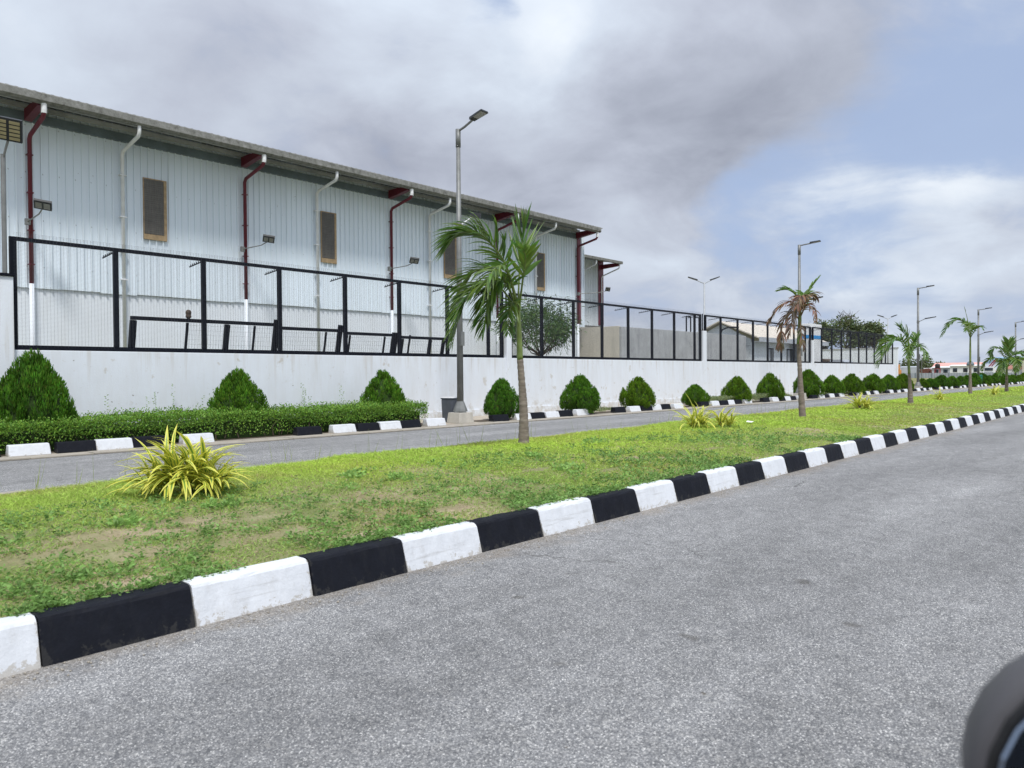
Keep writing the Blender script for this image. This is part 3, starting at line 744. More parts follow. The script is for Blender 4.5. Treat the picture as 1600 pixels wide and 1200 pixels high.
MB().add([(WX0, 36.0, 10.6), (WX1, 36.0, 10.6), (WX1, 50.5, 8.56), (WX0, 50.5, 8.56), (WX0, 36.0, 10.64), (WX1, 36.0, 10.64), (WX1, 50.5, 8.6), (WX0, 50.5, 8.6)],
         [(0, 3, 2, 1), (4, 5, 6, 7), (0, 1, 5, 4), (1, 2, 6, 5), (2, 3, 7, 6), (3, 0, 4, 7)]).build('roof', M['roof'], wh, world=True)
MB().prism([(23.3, 0), (49, 0), (49, 8.75), (36, 10.55), (23.3, 8.78)], 'x', WX1 - 0.3, WX1 - 0.02).build('gable_wall', M['clad'], wh, world=True)
MB().prism([(23.3, 0), (49, 0), (49, 8.75), (36, 10.55), (23.3, 8.78)], 'x', WX0 + 0.02, WX0 + 0.3).build('gable_wall', M['clad'], wh, world=True)
MB().box(WX0 + .3, WX1 - .3, 48.7, 49, 0, 8.7).build('rear_wall', M['clad'], wh, world=True)
# gutter: a folded channel
gx0, gx1 = WX0, 30.5
MB().prism([(GY0, 8.58), (GY0 - 0.015, 8.41), (GY0 + 0.04, 8.36), (GY1, 8.36), (GY1 + .01, 8.55), (GY1 - .02, 8.55), (GY1 - .03, 8.40), (GY0 + .04, 8.40), (GY0 + .02, 8.42), (GY0 + .03, 8.58)], 'x', gx0, gx1).build('gutter', M['gutter'], wh, world=True)
# roof sheet corrugation ends showing above the gutter
rb = MB()
x = gx0
while x < gx1:
    rb.hexa([(x, GY0 + .01, 8.602), (x + .09, GY0 + .01, 8.602), (x + .09, GY0 + 1.4, 8.80), (x, GY0 + 1.4, 8.80), (x + .02, GY0 + .01, 8.612), (x + .07, GY0 + .01, 8.612), (x + .07, GY0 + 1.4, 8.812), (x + .02, GY0 + 1.4, 8.812)]); x += 0.2
tag(rb.build('roof_rib', M['gutter'], wh, world=True), kind='stuff')
# soffit: ribs across the underside of the overhang and two purlins
sf = MB(); x = gx0 + .1
while x < gx1:
    sf.hexa([(x, GY1 + .02, 8.545), (x + .05, GY1 + .02, 8.545), (x + .05, 22.86, 8.70), (x, 22.86, 8.70), (x, GY1 + .02, 8.582), (x + .05, GY1 + .02, 8.582), (x + .05, 22.86, 8.738), (x, 22.86, 8.738)]); x += 0.25
tag(sf.build('soffit_rib', M['soffit'], wh, world=True), kind='stuff')
for y, z in ((22.15, 8.50), (22.8, 8.52)):
    MB().box(gx0, gx1, y, y + .06, z, z + .12).build('purlin', M['soffit'], wh, world=True)
BAYS = [0.2, 6.25, 12.36, 18.40, 24.37, 30.3]
for i, bx in enumerate(BAYS):
    MB().hexa([(bx - .09, 21.72, 8.34), (bx + .09, 21.72, 8.34), (bx + .09, 22.84, 8.20), (bx - .09, 22.84, 8.20), (bx - .09, 21.72, 8.53), (bx + .09, 21.72, 8.53), (bx + .09, 22.84, 8.50), (bx - .09, 22.84, 8.50)]).build('eave_bracket', M['red'], wh, world=True)
    px = bx + 0.02
    p = MB().tube([(px, 21.6, 8.42), (px, 21.6, 8.14), (px, 21.67, 8.05), (px, 22.74, 7.82), (px, 22.82, 7.72), (px, 22.82, 3.9)], 0.055, 10).build('downpipe', M['red'], wh, world=True, smooth=True)
    MB().tube([(px, 21.6, 8.45), (px, 21.6, 8.2), (px, 21.61, 8.13)], 0.069, 10).build('outlet', M['pipe_white'], p).location = -Vector(wh.location)
    MB().tube([(px, 22.82, 3.9), (px, 22.82, 0.1)], 0.06, 10).build('downpipe', M['wall2'], wh, world=True, smooth=True)
    for z in (7.3, 6.3, 5.3, 4.4):
        MB().box(px - .075, px + .075, 22.77, 22.9, z, z + .025).build('pipe_clip', M['red'], wh, world=True)
for bx in (2.6, 8.60, 15.1, 20.38, 27.05):
    MB().tube([(bx, 21.6, 8.45), (bx, 21.6, 8.18), (bx, 21.67, 8.09), (bx, 22.74, 7.90), (bx, 22.82, 7.80), (bx, 22.82, 0.1)], 0.052, 10).build('downpipe', M['pipe_white'], wh, world=True, smooth=True)
    for z in (7.2, 6.0, 5.0, 4.2):
        MB().box(bx - .09, bx + .09, 22.76, 22.9, z, z + .03).build('pipe_clip', M['pipe_white'], wh, world=True)
MB().box(30.36, 30.62, 22.86, 23.02, 3.9, 8.3).build('corner_column', M['red'], wh, world=True)
for (xa, xb, z0, z1) in ((9.2, 9.88, 5.48, 7.28), (15.31, 15.95, 5.44, 7.25), (21.25, 21.95, 5.42, 7.2), (27.15, 27.8, 5.38, 7.16)):
    w = MB().box(xa + .02, xb - .09, 22.88, 22.905, z0 + .16, z1 - .02).build('window', M['winmesh'], wh, world=True)
    fr = MB()
    fr.box(xa, xb, 22.875, 22.93, z0, z0 + .155); fr.box(xb - .085, xb, 22.875, 22.93, z0 + .157, z1 - .022); fr.box(xa, xb, 22.875, 22.93, z1 - .02, z1 + .01); fr.box(xa, xa + .018, 22.875, 22.93, z0 + .157, z1 - .022)
    fo = fr.build('frame', M['winframe'], w); fo.location = -Vector(wh.location)
    gm = MB(); k = xa + .06
    while k < xb - .1:
        gm.box(k, k + .006, 22.868, 22.878, z0 + .16, z1 - .02); k += .045
    z = z0 + .2
    while z < z1 - .04:
        gm.box(xa + .02, xb - .09, 22.864, 22.867, z, z + .006); z += .06
    go = gm.build('wire_screen', M['pole'], w); go.location = -Vector(wh.location)

# floodlights on the warehouse pipes
def flood(name, label, base, tipdir, L, head=(0.34, 0.26), yaw=0.0, lens='lens', grp='wall floodlights'):
    f = thing(name, base, label, 'floodlight', grp)
    d = Vector(tipdir).normalized(); mid = d * L * .72 + Vector((0, 0, -0.06)); tip = d * L
    MB().tube([(0, 0, 0), mid, tip], 0.017, 8).build('arm', M['pole'], f)
    MB().box(-.06, .06, -.03, .06, -.08, .08).build('wall_plate', M['pole'], f)
    w, l = head
    rot = Euler((math.radians(158), 0.12, yaw)).to_matrix()
    def T(p): return tip + rot @ Vector(p)
    m = MB().hexa([T(q) for q in [(-w / 2, -.02, -.03), (w / 2, -.02, -.03), (w / 2, l, -.03), (-w / 2, l, -.03), (-w / 2, -.02, .04), (w / 2, -.02, .04), (w / 2, l, .025), (-w / 2, l, .025)]])
    h = m.build('lamp_head', M['head'], f)
    for sx in (-1, 1):
        for k in range(4):
            a = .045 + (l - .09) * k / 4; b = a + (l - .09) / 4 - .026
            x0 = .022 if sx > 0 else -w / 2 + .04; x1 = w / 2 - .04 if sx > 0 else -.022
            MB().hexa([T(q) for q in [(x0, a, .033), (x1, a, .033), (x1, b, .033), (x0, b, .033), (x0, a, .048), (x1, a, .048), (x1, b, .043), (x0, b, .043)]]).build('light_cell', M[lens], h)
    return f
flood('wall_floodlight', 'small floodlight on an arm from the leftmost red downpipe', (6.18, 22.74, 5.52), (0.25, -1, 0.42), 0.75, (0.40, 0.34), -0.35, 'lensgrey')
flood('wall_floodlight', 'small floodlight on an arm from the second red downpipe', (12.24, 22.74, 5.52), (0.55, -1, 0.26), 0.95, (0.36, 0.32), -0.5, 'lensgrey')
flood('wall_floodlight', 'small floodlight on an arm from the third red downpipe', (18.26, 22.74, 5.48), (0.55, -1, 0.24), 1.0, (0.34, 0.32), -0.6, 'lensgrey')
flood('wall_floodlight', 'small floodlight on a long arm at the right corner of the warehouse', (30.3, 22.74, 5.42), (1.0, -0.8, 0.16), 1.5, (0.24, 0.30), -0.9, 'lensgrey')
gpole = thing('pillar_floodlight', (4.36, 17.56, 3.46), 'yellow lensed solar floodlight on the pole at the left fence end', 'floodlight')
MB().tube([(0, 0, 0), (0, 0, 2.4)], 0.045, 10).build('pole', M['pole'], gpole)
MB().box(-.1, .1, -.1, .1, 0, .03).build('base_plate', M['black'], gpole)
MB().tube([(0, 0, 2.3), (0.02, -0.12, 2.5), (0.05, -0.2, 2.68)], 0.022, 8).build('arm', M['pole'], gpole)
rot = Euler((math.radians(122), 0.12, -0.45)).to_matrix()
T = lambda p: Vector((0.05, -0.2, 2.68)) + rot @ Vector(p)
hd = MB().hexa([T(q) for q in [(-.24, -.03, -.02), (.24, -.03, -.02), (.24, .42, -.02), (-.24, .42, -.02), (-.24, -.03, .05), (.24, -.03, .05), (.24, .42, .05), (-.24, .42, .05)]]).build('lamp_head', M['head'], gpole)
for sx in (0, 1):
    for k in range(5):
        a = .005 + .078 * k; x0 = (.025 if sx else -.205); x1 = x0 + .18
        MB().hexa([T(q) for q in [(x0, a, .045), (x1, a, .045), (x1, a + .055, .045), (x0, a + .055, .045), (x0, a, .06), (x1, a, .06), (x1, a + .055, .06), (x0, a + .055, .06)]]).build('light_cell', M['lens'], hd)

# ================================================================== ANNEX, TANK, HOUSE BEHIND THE FENCE
an = thing('annex_building', (33.0, 25.0, 0), 'lower pale corrugated annex with a dark red corner column right of the warehouse', 'building')
MB().box(30.7, 35.4, 25.0, 25.3, 0, 4.15).build('base_wall', M['cream'], an, world=True)
cm2 = clad_mesh(4.1, 8.0, M['clad2'], 'cladding_sheet')
for k in range(5):
    link('cladding_sheet', cm2, an, (30.72 + k * 1.0 - 33.0 - (0.3 if k == 4 else 0), -.05 - (0.004 if k == 4 else 0), 0))
MB().box(30.7, 35.42, 25.02, 25.3, 4.152, 8.05).build('inner_lining', M['soffit'], an, world=True)
MB().box(34.98, 35.46, 24.86, 24.99, 4.16, 7.9).build('corner_column', M['red'], an, world=True)
MB().prism([(23.55, 7.62), (30, 8.5), (30, 8.55), (23.55, 7.68)], 'x', 30.66, 35.5).build('roof', M['roof'], an, world=True)
MB().box(30.66, 35.42, 23.5, 23.66, 7.52, 7.66).build('gutter', M['gutter'], an, world=True, bevel=0.01)
MB().hexa([(35.2, 23.7, 7.42), (35.34, 23.7, 7.42), (35.34, 24.86, 7.35), (35.2, 24.86, 7.35), (35.2, 23.7, 7.6), (35.34, 23.7, 7.6), (35.34, 24.86, 7.6), (35.2, 24.86, 7.6)]).build('eave_bracket', M['red'], an, world=True)
for bx, c in ((31.0, 'pipe_white'), (33.0, 'pipe_white'), (35.22, 'pipe_white')):
    MB().tube([(bx, 23.6, 7.55), (bx, 23.6, 7.35), (bx, 23.66, 7.27), (bx, 24.75, 6.95), (bx, 24.82, 6.85), (bx, 24.82, 0.1)], 0.04, 8).build('downpipe', M[c], an, world=True, smooth=True)
MB().box(30.7, 35.4, 25.32, 34, 0, 7.55).build('rear_block', M['clad2'], an, world=True)

tk = thing('concrete_tank', (38.0, 21.0, 0), 'stained grey concrete tank enclosure behind the middle fence section', 'tank')
MB().box(31.43, 45.6, 20.95, 21.1, 0, 3.74).build('front_wall', M['greyconc'], tk, world=True, bevel=0.015)
MB().box(31.40, 31.55, 21.102, 24.9, 0, 3.78).build('side_wall', M['cream'], tk, world=True, bevel=0.015)
MB().box(45.45, 45.6, 21.102, 24.9, 0, 3.74).build('side_wall', M['greyconc'], tk, world=True, bevel=0.015)
for k, x0 in enumerate((38.4, 39.4)):
    MB().box(x0, x0 + .06, 21.2, 21.26, 3.7, 4.65).box(x0 + .5, x0 + .56, 21.2, 21.26, 3.7, 4.65).box(x0 + .062, x0 + .498, 21.2, 21.26, 4.59, 4.65).build('ladder_rail', M['black'], tk, world=True)
MB().tube([(42.0, 20.9, 3.75), (42.2, 20.9, 4.0), (43.0, 20.9, 4.18), (43.8, 20.9, 4.22), (44.4, 20.9, 4.22)], 0.05, 8).build('outlet_pipe', M['black'], tk, world=True)

hs = thing('gabled_house', (52.0, 20.6, 0), 'small white gabled house with cream roof and dark windows behind the fence', 'house')
HX0, HX1, HY0, HY1 = 46.2, 58.0, 20.7, 25.3
MB().box(HX0, HX1, HY0, HY0 + .2, 0, 3.36).build('front_wall', M['wall2'], hs, world=True)
MB().prism([(HY0 + .202, 0), (HY1, 0), (HY1, 3.55), (22.95, 4.62), (HY0 + .202, 3.55)], 'x', HX0, HX0 + .2).build('gable_wall', M['clad2'], hs, world=True)
MB().prism([(HY0 + .202, 0), (HY1, 0), (HY1, 3.55), (22.95, 4.62), (HY0 + .202, 3.55)], 'x', HX1 - .2, HX1).build('gable_wall', M['clad2'], hs, world=True)
rs = MB().prism([(20.2, 3.56), (22.95, 4.74), (22.95, 4.82), (20.2, 3.64)], 'x', HX0 - .35, HX1 + .2).build('roof', M['creamroof'], hs, world=True)
MB().prism([(22.952, 4.74), (25.7, 3.56), (25.7, 3.64), (22.952, 4.82)], 'x', HX0 - .35, HX1 + .2).build('roof', M['creamroof'], hs, world=True)
MB().box(HX0 - .35, HX1 + .2, 20.16, 20.198, 3.36, 3.66).build('fascia', M['cabingrey'], hs, world=True)
MB().box(HX0 - .3, HX1 + .2, 20.202, HY0, 3.365, 3.40).build('soffit', M['cabingrey'], hs, world=True)
for (a, b, z0, z1) in ((48.25, 49.25, 1.5, 3.02), (51.5, 52.7, 1.5, 3.02), (54.2, 55.3, 1.5, 3.02)):
    fr = MB().box(a, b, HY0 - .03, HY0 - .003, z0, z1).build('window', M['black'], hs, world=True)
    for k in (0, 1):
        q = MB().box(a + .08 + k * (b - a) / 2, a + (k + 1) * (b - a) / 2 - .08, HY0 - .04, HY0 - .031, z0 + .08, z1 - .08).build('pane', M['glass'] if k else M['cabingrey'], fr); q.location = -Vector(hs.location)
tw = thing('sign_tower', (53.2, 19.4, 0), 'plain white block tower with one bright blue band behind the fence', 'tower')
MB().box(52.0, 54.3, 19.3, 20.1, 0, 3.72).build('shaft', M['cabin'], tw, world=True, bevel=0.01)
MB().box(51.98, 54.32, 19.28, 20.12, 3.722, 3.95).build('blue_band', M['bluepaint'], tw, world=True)
MB().box(52.0, 54.3, 19.3, 20.1, 3.952, 4.75).build('top_block', M['cabin'], tw, world=True, bevel=0.01)

# ================================================================== STREET LAMPS
def led_head(parent, at, direction, L, W, tilt, mat_top='head', name='lamp_head'):
    d = Vector(direction).normalized(); up = Vector((0, 0, 1)); side = d.cross(up).normalized()
    d2 = (d * math.cos(tilt) + up * math.sin(tilt)); u2 = side.cross(d2)
    if u2.z < 0: u2 = -u2
    a = Vector(at)
    def Q(l, s, h): return a + d2 * l + side * s + u2 * h
    m = MB().hexa([Q(0, -W * .35, -.03), Q(0, W * .35, -.03), Q(L, W * .5, -.015), Q(L, -W * .5, -.015), Q(0, -W * .28, .05), Q(0, W * .28, .05), Q(L, W * .44, .03), Q(L, -W * .44, .03)])
    h = m.build(name, M[mat_top], parent)
    MB().hexa([Q(L * .3, -W * .36, -.034), Q(L * .3, W * .36, -.034), Q(L * .94, W * .42, -.024), Q(L * .94, -W * .42, -.024), Q(L * .3, -W * .36, -.026), Q(L * .3, W * .36, -.026), Q(L * .94, W * .42, -.016), Q(L * .94, -W * .42, -.016)]).build('lens', M['lensgrey'], h)
    return h
def street_lamp(x, y, H, H2, label, second='panel', arm=(0.18, -1.0, 0)):
    s = thing('street_lamp', (x, y, 0.02), label, 'street lamp', 'street lamps along the far pavement')
    z0 = 0.0
    MB().hexa([(-.30, -.26, 0), (.30, -.26, 0), (.30, .26, 0), (-.30, .26, 0), (-.26, -.23, .30), (.26, -.23, .30), (.26, .23, .30), (-.26, .23, .30)]).build('concrete_base', M['lampbase'], s, bevel=.012)
    MB().tube([(0, 0, .301), (0, 0, .33)], .23, 4).build('base_plate', M['pole'], s)
    MB().tube([(0, 0, .331), (0, 0, .40), (0, 0, .62)], [.21, .19, .105], 8).build('skirt', M['pole'], s)
    MB().tube([(0, 0, .621), (0, 0, H * .5), (0, 0, H - .55)], [.098, .08, .062], 12).build('pole', M['pole'], s, smooth=True)
    MB().tube([(0, 0, H - .549), (0, 0, H - .05)], .075, 12).build('collar', M['pole'], s, smooth=True)
    d = Vector(arm).normalized()
    rise = .10 if second == 'cam' else .02
    MB().tube([(0, 0, H - .10), d * .25 + Vector((0, 0, H - .07 + rise * .4)), d * .56 + Vector((0, 0, H - .06 + rise * 1.6))], .034, 8).build('arm', M['pole'], s)
    led_head(s, d * .52 + Vector((0, 0, H - .04 + rise * 1.6)), d, .50, .32, math.radians(14 if second == 'cam' else 6))
    if second == 'panel':
        MB().tube([(0, 0, H2 - .28), d * .35 + Vector((0, 0, H2 - .1)), d * .5 + Vector((0, 0, H2 - .05))], .024, 8).build('arm', M['pole'], s)
        led_head(s, d * .42 + Vector((0, 0, H2 - .06)), d, .72, .2, math.radians(9))
        MB().tube([(0, 0, H2 - .36), (0, 0, H2 - .18)], .085, 10).build('clamp', M['pole'], s)
    else:
        q = Vector((0.55, -0.8, 0)).normalized()
        MB().tube([(0, 0, H2 - .3), q * .42 + Vector((0, 0, H2 - .02))], .022, 8).build('arm', M['pipe_white'], s)
        h = MB().bar(q * .36 + Vector((-.02, 0, H2 + .02)), q * .62 + Vector((0.02, 0, H2 - .02)), .2, .12).build('camera_head', M['head'], s)
        MB().tube([(0, 0, H2 - .38), (0, 0, H2 - .2)], .09, 10).build('clamp', M['pole'], s)
    MB().box(-.06, .06, -.135, -.085, 2.2, 2.6).build('access_door', M['pole'], s)
    return s
street_lamp(14.89, 15.42, 8.40, 5.90, 'tall grey street lamp beside the grey bin, nearest of the row', 'cam', (0.05, -1, 0))
street_lamp(38.44, 14.78, 7.95, 5.12, 'grey street lamp standing behind the brown withered palm')
street_lamp(58.95, 14.23, 7.36, 5.15, 'grey street lamp just right of the third palm')
street_lamp(76.94, 13.74, 6.86, 4.80, 'grey street lamp standing in front of the green bin')
street_lamp(93.2, 13.30, 6.48, 4.7, 'farthest grey street lamp at the right edge of the picture')
def twin_lamp(x, y, H, label):
    s = thing('twin_lamp', (x, y, 0), label, 'street lamp', 'twin-headed lamps behind the fence')
    MB().tube([(0, 0, 0), (0, 0, H)], [.08, .045], 10).build('pole', M['lightpole'], s, smooth=True)
    for dr in ((-0.55, 0.83, 0), (0.80, -0.60, 0)):
        d = Vector(dr)
        MB().tube([(0, 0, H - .08), d * .42 + Vector((0, 0, H + .12))], .026, 8).build('arm', M['lightpole'], s)
        led_head(s, d * .38 + Vector((0, 0, H + .12)), d, .56, .24, math.radians(20))
    return s
twin_lamp(39.0, 20.4, 6.55, 'white twin armed lamp rising behind the middle fence section')
twin_lamp(74.5, 20.5, 6.3, 'white twin armed lamp near the far end of the black fence')

# ================================================================== BINS
def wheel_bin(x, y, label, body, lid, s=1.0, rz=0.0):
    b = thing('litter_bin', (x, y, .024), label, 'bin', rz=rz)
    MB().hexa([(-.2 * s, -.2 * s, 0), (.2 * s, -.2 * s, 0), (.2 * s, .2 * s, 0), (-.2 * s, .2 * s, 0), (-.225 * s, -.22 * s, .74 * s), (.225 * s, -.22 * s, .74 * s), (.225 * s, .22 * s, .74 * s), (-.225 * s, .22 * s, .74 * s)]).build('body', body, b, bevel=.02)
    MB().box(-.24 * s, .24 * s, -.235 * s, .235 * s, .742 * s, .78 * s).build('rim', body, b, bevel=.01)
    MB().hexa([(-.235 * s, -.23 * s, .782 * s), (.235 * s, -.23 * s, .782 * s), (.235 * s, .23 * s, .782 * s), (-.235 * s, .23 * s, .782 * s), (-.2 * s, -.2 * s, .81 * s), (.2 * s, -.2 * s, .81 * s), (.2 * s, .2 * s, .81 * s), (-.2 * s, .2 * s, .81 * s)]).build('lid', lid, b)
    for k in (-.1, .1): MB().box((k - .012) * s, (k + .012) * s, -.225 * s, -.19 * s, .06 * s, .6 * s).build('rib', body, b)
    return b
wheel_bin(15.02, 15.95, 'dark grey litter bin with a white lid beside the nearest street lamp', M['binbody'], M['binlid'], 0.9, 0.1)
wheel_bin(78.6, 14.0, 'green litter bin standing behind a distant street lamp', M['bingreen'], M['bingreen'], 1.25, 0.2)

# ================================================================== SHRUBS
def shrub_mesh(seed, peaks=1, n_clump=430, per=42):
    """unit shrub: radius 1 in plan, height 1; flame-shaped upright sprays"""
    r = np.random.default_rng(seed)
    def prof(t): return np.clip(np.sin(np.clip(t, 0, 1) ** 0.62 * np.pi) ** 0.72, 0, 1) * (1 - 0.10 * t) + 0.0
    t = r.random(n_clump) ** 0.9 * 0.97; a = r.random(n_clump) * 2 * np.pi
    lob = 1 + 0.10 * np.sin(a * 3 + seed) * (1 - .4 * t) + 0.07 * np.sin(a * 5 + 2 * seed + 5 * t) + r.normal(0, .022, n_clump)
    rad = prof(t) * lob
    off = np.zeros((n_clump, 2))
    C = np.stack([rad * np.cos(a), rad * np.sin(a), t], 1)
    if peaks == 2:
        C[:, 2] *= 0.93 + 0.10 * (C[:, 0] < -.05)
    out = unit(np.stack([np.cos(a), np.sin(a), 0.25 + 1.4 * t], 1))
    P = []; A = []; Lh = []; Wd = []; Cc = []
    for i in range(n_clump):
        h = r.uniform(.13, .22); w = r.uniform(.07, .105)
        u = r.random(per); ang = r.random(per) * 2 * np.pi
        ax = unit(out[i] * .42 + np.array([0, 0, 1.0]))
        rr = w * np.sin(np.clip(u * .9 + .1, 0, 1) * np.pi) ** .7 * np.sqrt(r.random(per))
        e1 = unit(np.cross(ax, [0.3, 0.7, 0.1])); e2 = np.cross(ax, e1)
        p = C[i] - out[i] * .07 + ax * ((u - .45) * h)[:, None] + (e1 * np.cos(ang)[:, None] + e2 * np.sin(ang)[:, None]) * rr[:, None]
        d = ax + (e1 * np.cos(ang)[:, None] + e2 * np.sin(ang)[:, None]) * .55 + r.normal(0, .22, (per, 3))
        P.append(p); A.append(d); Lh.append(r.uniform(.04, .075, per)); Wd.append(r.uniform(.018, .034, per))
        b = r.uniform(.52, 1.34); tint = np.stack([b * r.uniform(.8, 1.3, per), b * r.uniform(.85, 1.15, per), b * r.uniform(.7, 1.2, per)], 1)
        # young tips are lighter
        tint *= (0.82 + 0.45 * u)[:, None]
        Cc.append(tint)
    P = np.concatenate(P); A = np.concatenate(A); P[:, 2] = np.maximum(P[:, 2], 0.01)
    V, F, C_ = diamonds(P, A, np.concatenate(Lh), np.concatenate(Wd), np.concatenate(Cc), r, .5)
    fol = np_mesh('foliage', V, F, M['thuja'], C_)
    # added solid filler against see-through, interior shade put into its dark green
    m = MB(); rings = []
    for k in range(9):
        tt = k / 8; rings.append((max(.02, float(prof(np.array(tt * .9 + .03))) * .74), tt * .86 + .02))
    core = m.lathe(rings, 14).mesh('filler_core', M['thuja_core'], True)
    return fol, core
SHR = [shrub_mesh(s) for s in (1, 2, 3, 4, 5)]
stem_me = MB().tube([(0, 0, -.02), (0.01, 0, .12), (0, .01, .3)], [.06, .05, .04], 8).mesh('stem', M['bark'])
shr_list = [(4.50, 16.43, 1.95, 0.69, 2), (8.62, 16.30, 1.60, 0.66, 1), (12.74, 16.20, 1.57, 0.63, 0), (16.66, 15.45, 1.30, 0.56, 3), (20.52, 15.35, 1.39, 0.70, 4), (23.93, 15.25, 1.30, 0.64, 0), (28.12, 15.14, 0.95, 0.55, 3), (31.72, 15.04, 1.27, 0.63, 1), (35.18, 14.95, 1.40, 0.67, 4), (39.95, 14.88, 1.58, 0.80, 1), (43.06, 14.74, 1.27, 0.62, 2), (46.03, 14.66, 1.33, 0.70, 0), (49.67, 14.56, 1.31, 0.74, 4), (52.86, 14.47, 1.23, 0.66, 3), (55.8, 14.39, 1.29, 0.68, 1), (60.3, 14.27, 0.92, 0.5, 0), (62.4, 14.22, 0.9, 0.55, 3), (65.4, 14.14, 1.15, 0.7, 2), (68.5, 14.05, 1.04, 0.6, 4), (71.2, 13.98, 1.03, 0.6, 1)]
shr_lab = ['largest dark green conifer shrub with two peaks at the left edge', 'pointed dark green conifer shrub behind the hedge, second from the left', 'dome shaped conifer shrub at the right end of the hedge', 'round conifer shrub between the nearest lamp and the tall palm', 'broad conifer shrub just right of the tall palm trunk', 'conifer shrub in front of the wall, second right of the tall palm', 'smallest round conifer shrub behind the double yellow plant', 'conifer shrub third left of the brown palm behind pale ground cover', 'conifer shrub just left of the brown palm', 'tall pointed conifer shrub just right of the brown palm trunk', 'second conifer shrub right of the brown palm', 'third conifer shrub right of the brown palm', 'fourth conifer shrub right of the brown palm', 'conifer shrub just left of the third palm trunk', 'conifer shrub right behind the third palm trunk', 'small conifer shrub just right of the third street lamp', 'second small conifer shrub right of the third street lamp', 'broad conifer shrub midway between third and fourth palms', 'narrow conifer shrub second left of the fourth palm', 'narrow conifer shrub next left of the fourth palm']
k = 0
while 73.6 + 2.75 * k < 108:
    x = 73.6 + 2.75 * k; shr_list.append((x, KY(x) + .6 + random.uniform(-.1, .1), random.uniform(.95, 1.3), random.uniform(.6, .78), k % 5)); shr_lab.append('small distant conifer shrub in the row right of the fourth palm'); k += 1
for i, (x, y, zt, rad, v) in enumerate(shr_list):
    s = thing('conifer_shrub', (x, y, .03), shr_lab[i], 'shrub', 'clipped conifer shrubs along the far pavement')
    q = random.uniform(.93, 1.07); sc = (rad * 1.02 * q, rad * 1.02 / q, (zt - .06) * .96); rz = random.uniform(0, 6.28) if i else 0.9; s.rotation_euler = (random.uniform(-.05, .05), random.uniform(-.05, .05), 0)
    link('foliage', SHR[v][0], s, (0, 0, .02), (0, 0, rz), sc)
    link('filler_core', SHR[v][1], s, (0, 0, .02), (0, 0, rz), sc)
    link('stem', stem_me, s)

# ================================================================== HEDGE, GROUND COVER, WEEDS
def leaf_volume(n, pts, L, W, seed, up=0.4, tint=(0.65, 1.35), outward=None):
    r = np.random.default_rng(seed)
    A = r.normal(size=(n, 3)); A[:, 2] = np.abs(A[:, 2]) + up
    if outward is not None: A = unit(A) + outward
    b = r.uniform(*tint, n)
    col = np.stack([b * r.uniform(.85, 1.25, n), b, b * r.uniform(.7, 1.2, n)], 1)
    return diamonds(pts, A, r.uniform(*L, n), r.uniform(*W, n), col, r, .5)

def hedge_build():
    r = np.random.default_rng(3); n = 78000
    x = r.uniform(-2.5, 13.55, n); v = r.random(n); h = 0.55 + 0.10 * (vnoise(x, x * 0, .9, 8) - .5) + 0.12 * (vnoise(x, x * 0 + 3, 3.1, 18) - .5) + 0.04 * r.random(n) + .05 * r.random(n) ** 6 * 2.5
    face = r.random(n)
    d = np.where(face < .42, np.abs(r.normal(0, .05, n)), r.uniform(0, 1.0, n))
    z = np.where(face < .42, .08 + (h - .08) * r.random(n) ** .75, h - np.abs(r.normal(0, .06, n)))
    keep = ~((d < .14) & (z < .20 + .28 * vnoise(x, x * 0, .8, 33)) & (r.random(n) < .72))          # woody foot of the hedge shows between the leaves
    bul = .09 * (vnoise(x * 1.0, z * 2.0, 1.6, 9) - .5)
    y = KY(x) + .30 + d + bul
    z = z + np.where(d > .6, .05, 0)
    P = np.stack([x, y, z], 1)[keep]
    V, F, C = leaf_volume(len(P), P, (.03, .055), (.018, .034), 4, .35, (.5, 1.75))
    hd = thing('hedge', (6.0, 15.8, .06), 'long low clipped leafy hedge behind the far kerb at the left', 'hedge')
    V = V - np.array([6.0, 15.8, .06])
    link('foliage', np_mesh('foliage', V, F, M['hedge'], C), hd)
    m = MB()
    for q in range(420):
        xx = random.uniform(-2.4, 13.45); yy = KY(xx) + random.uniform(.36, 1.0); hh = random.uniform(.25, .42)
        m.tube([(xx, yy, .05), (xx + random.uniform(-.06, .06), yy + random.uniform(-.05, .05), .05 + hh * .5), (xx + random.uniform(-.14, .14), yy + random.uniform(-.08, .08), .05 + hh)], [.012, .009, .005], 4, False)
    tag(m.build('branches', M['bark'], hd, world=True), kind='stuff')
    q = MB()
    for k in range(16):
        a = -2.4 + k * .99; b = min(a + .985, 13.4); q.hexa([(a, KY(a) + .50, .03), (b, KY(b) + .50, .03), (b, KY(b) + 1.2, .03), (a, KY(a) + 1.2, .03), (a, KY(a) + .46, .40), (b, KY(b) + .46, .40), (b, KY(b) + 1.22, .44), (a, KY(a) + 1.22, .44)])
    q.build('filler_box', M['thuja_core'], hd, world=True)  # added solid boxes closing the leaf gaps, inner shade put into their colour
hedge_build()

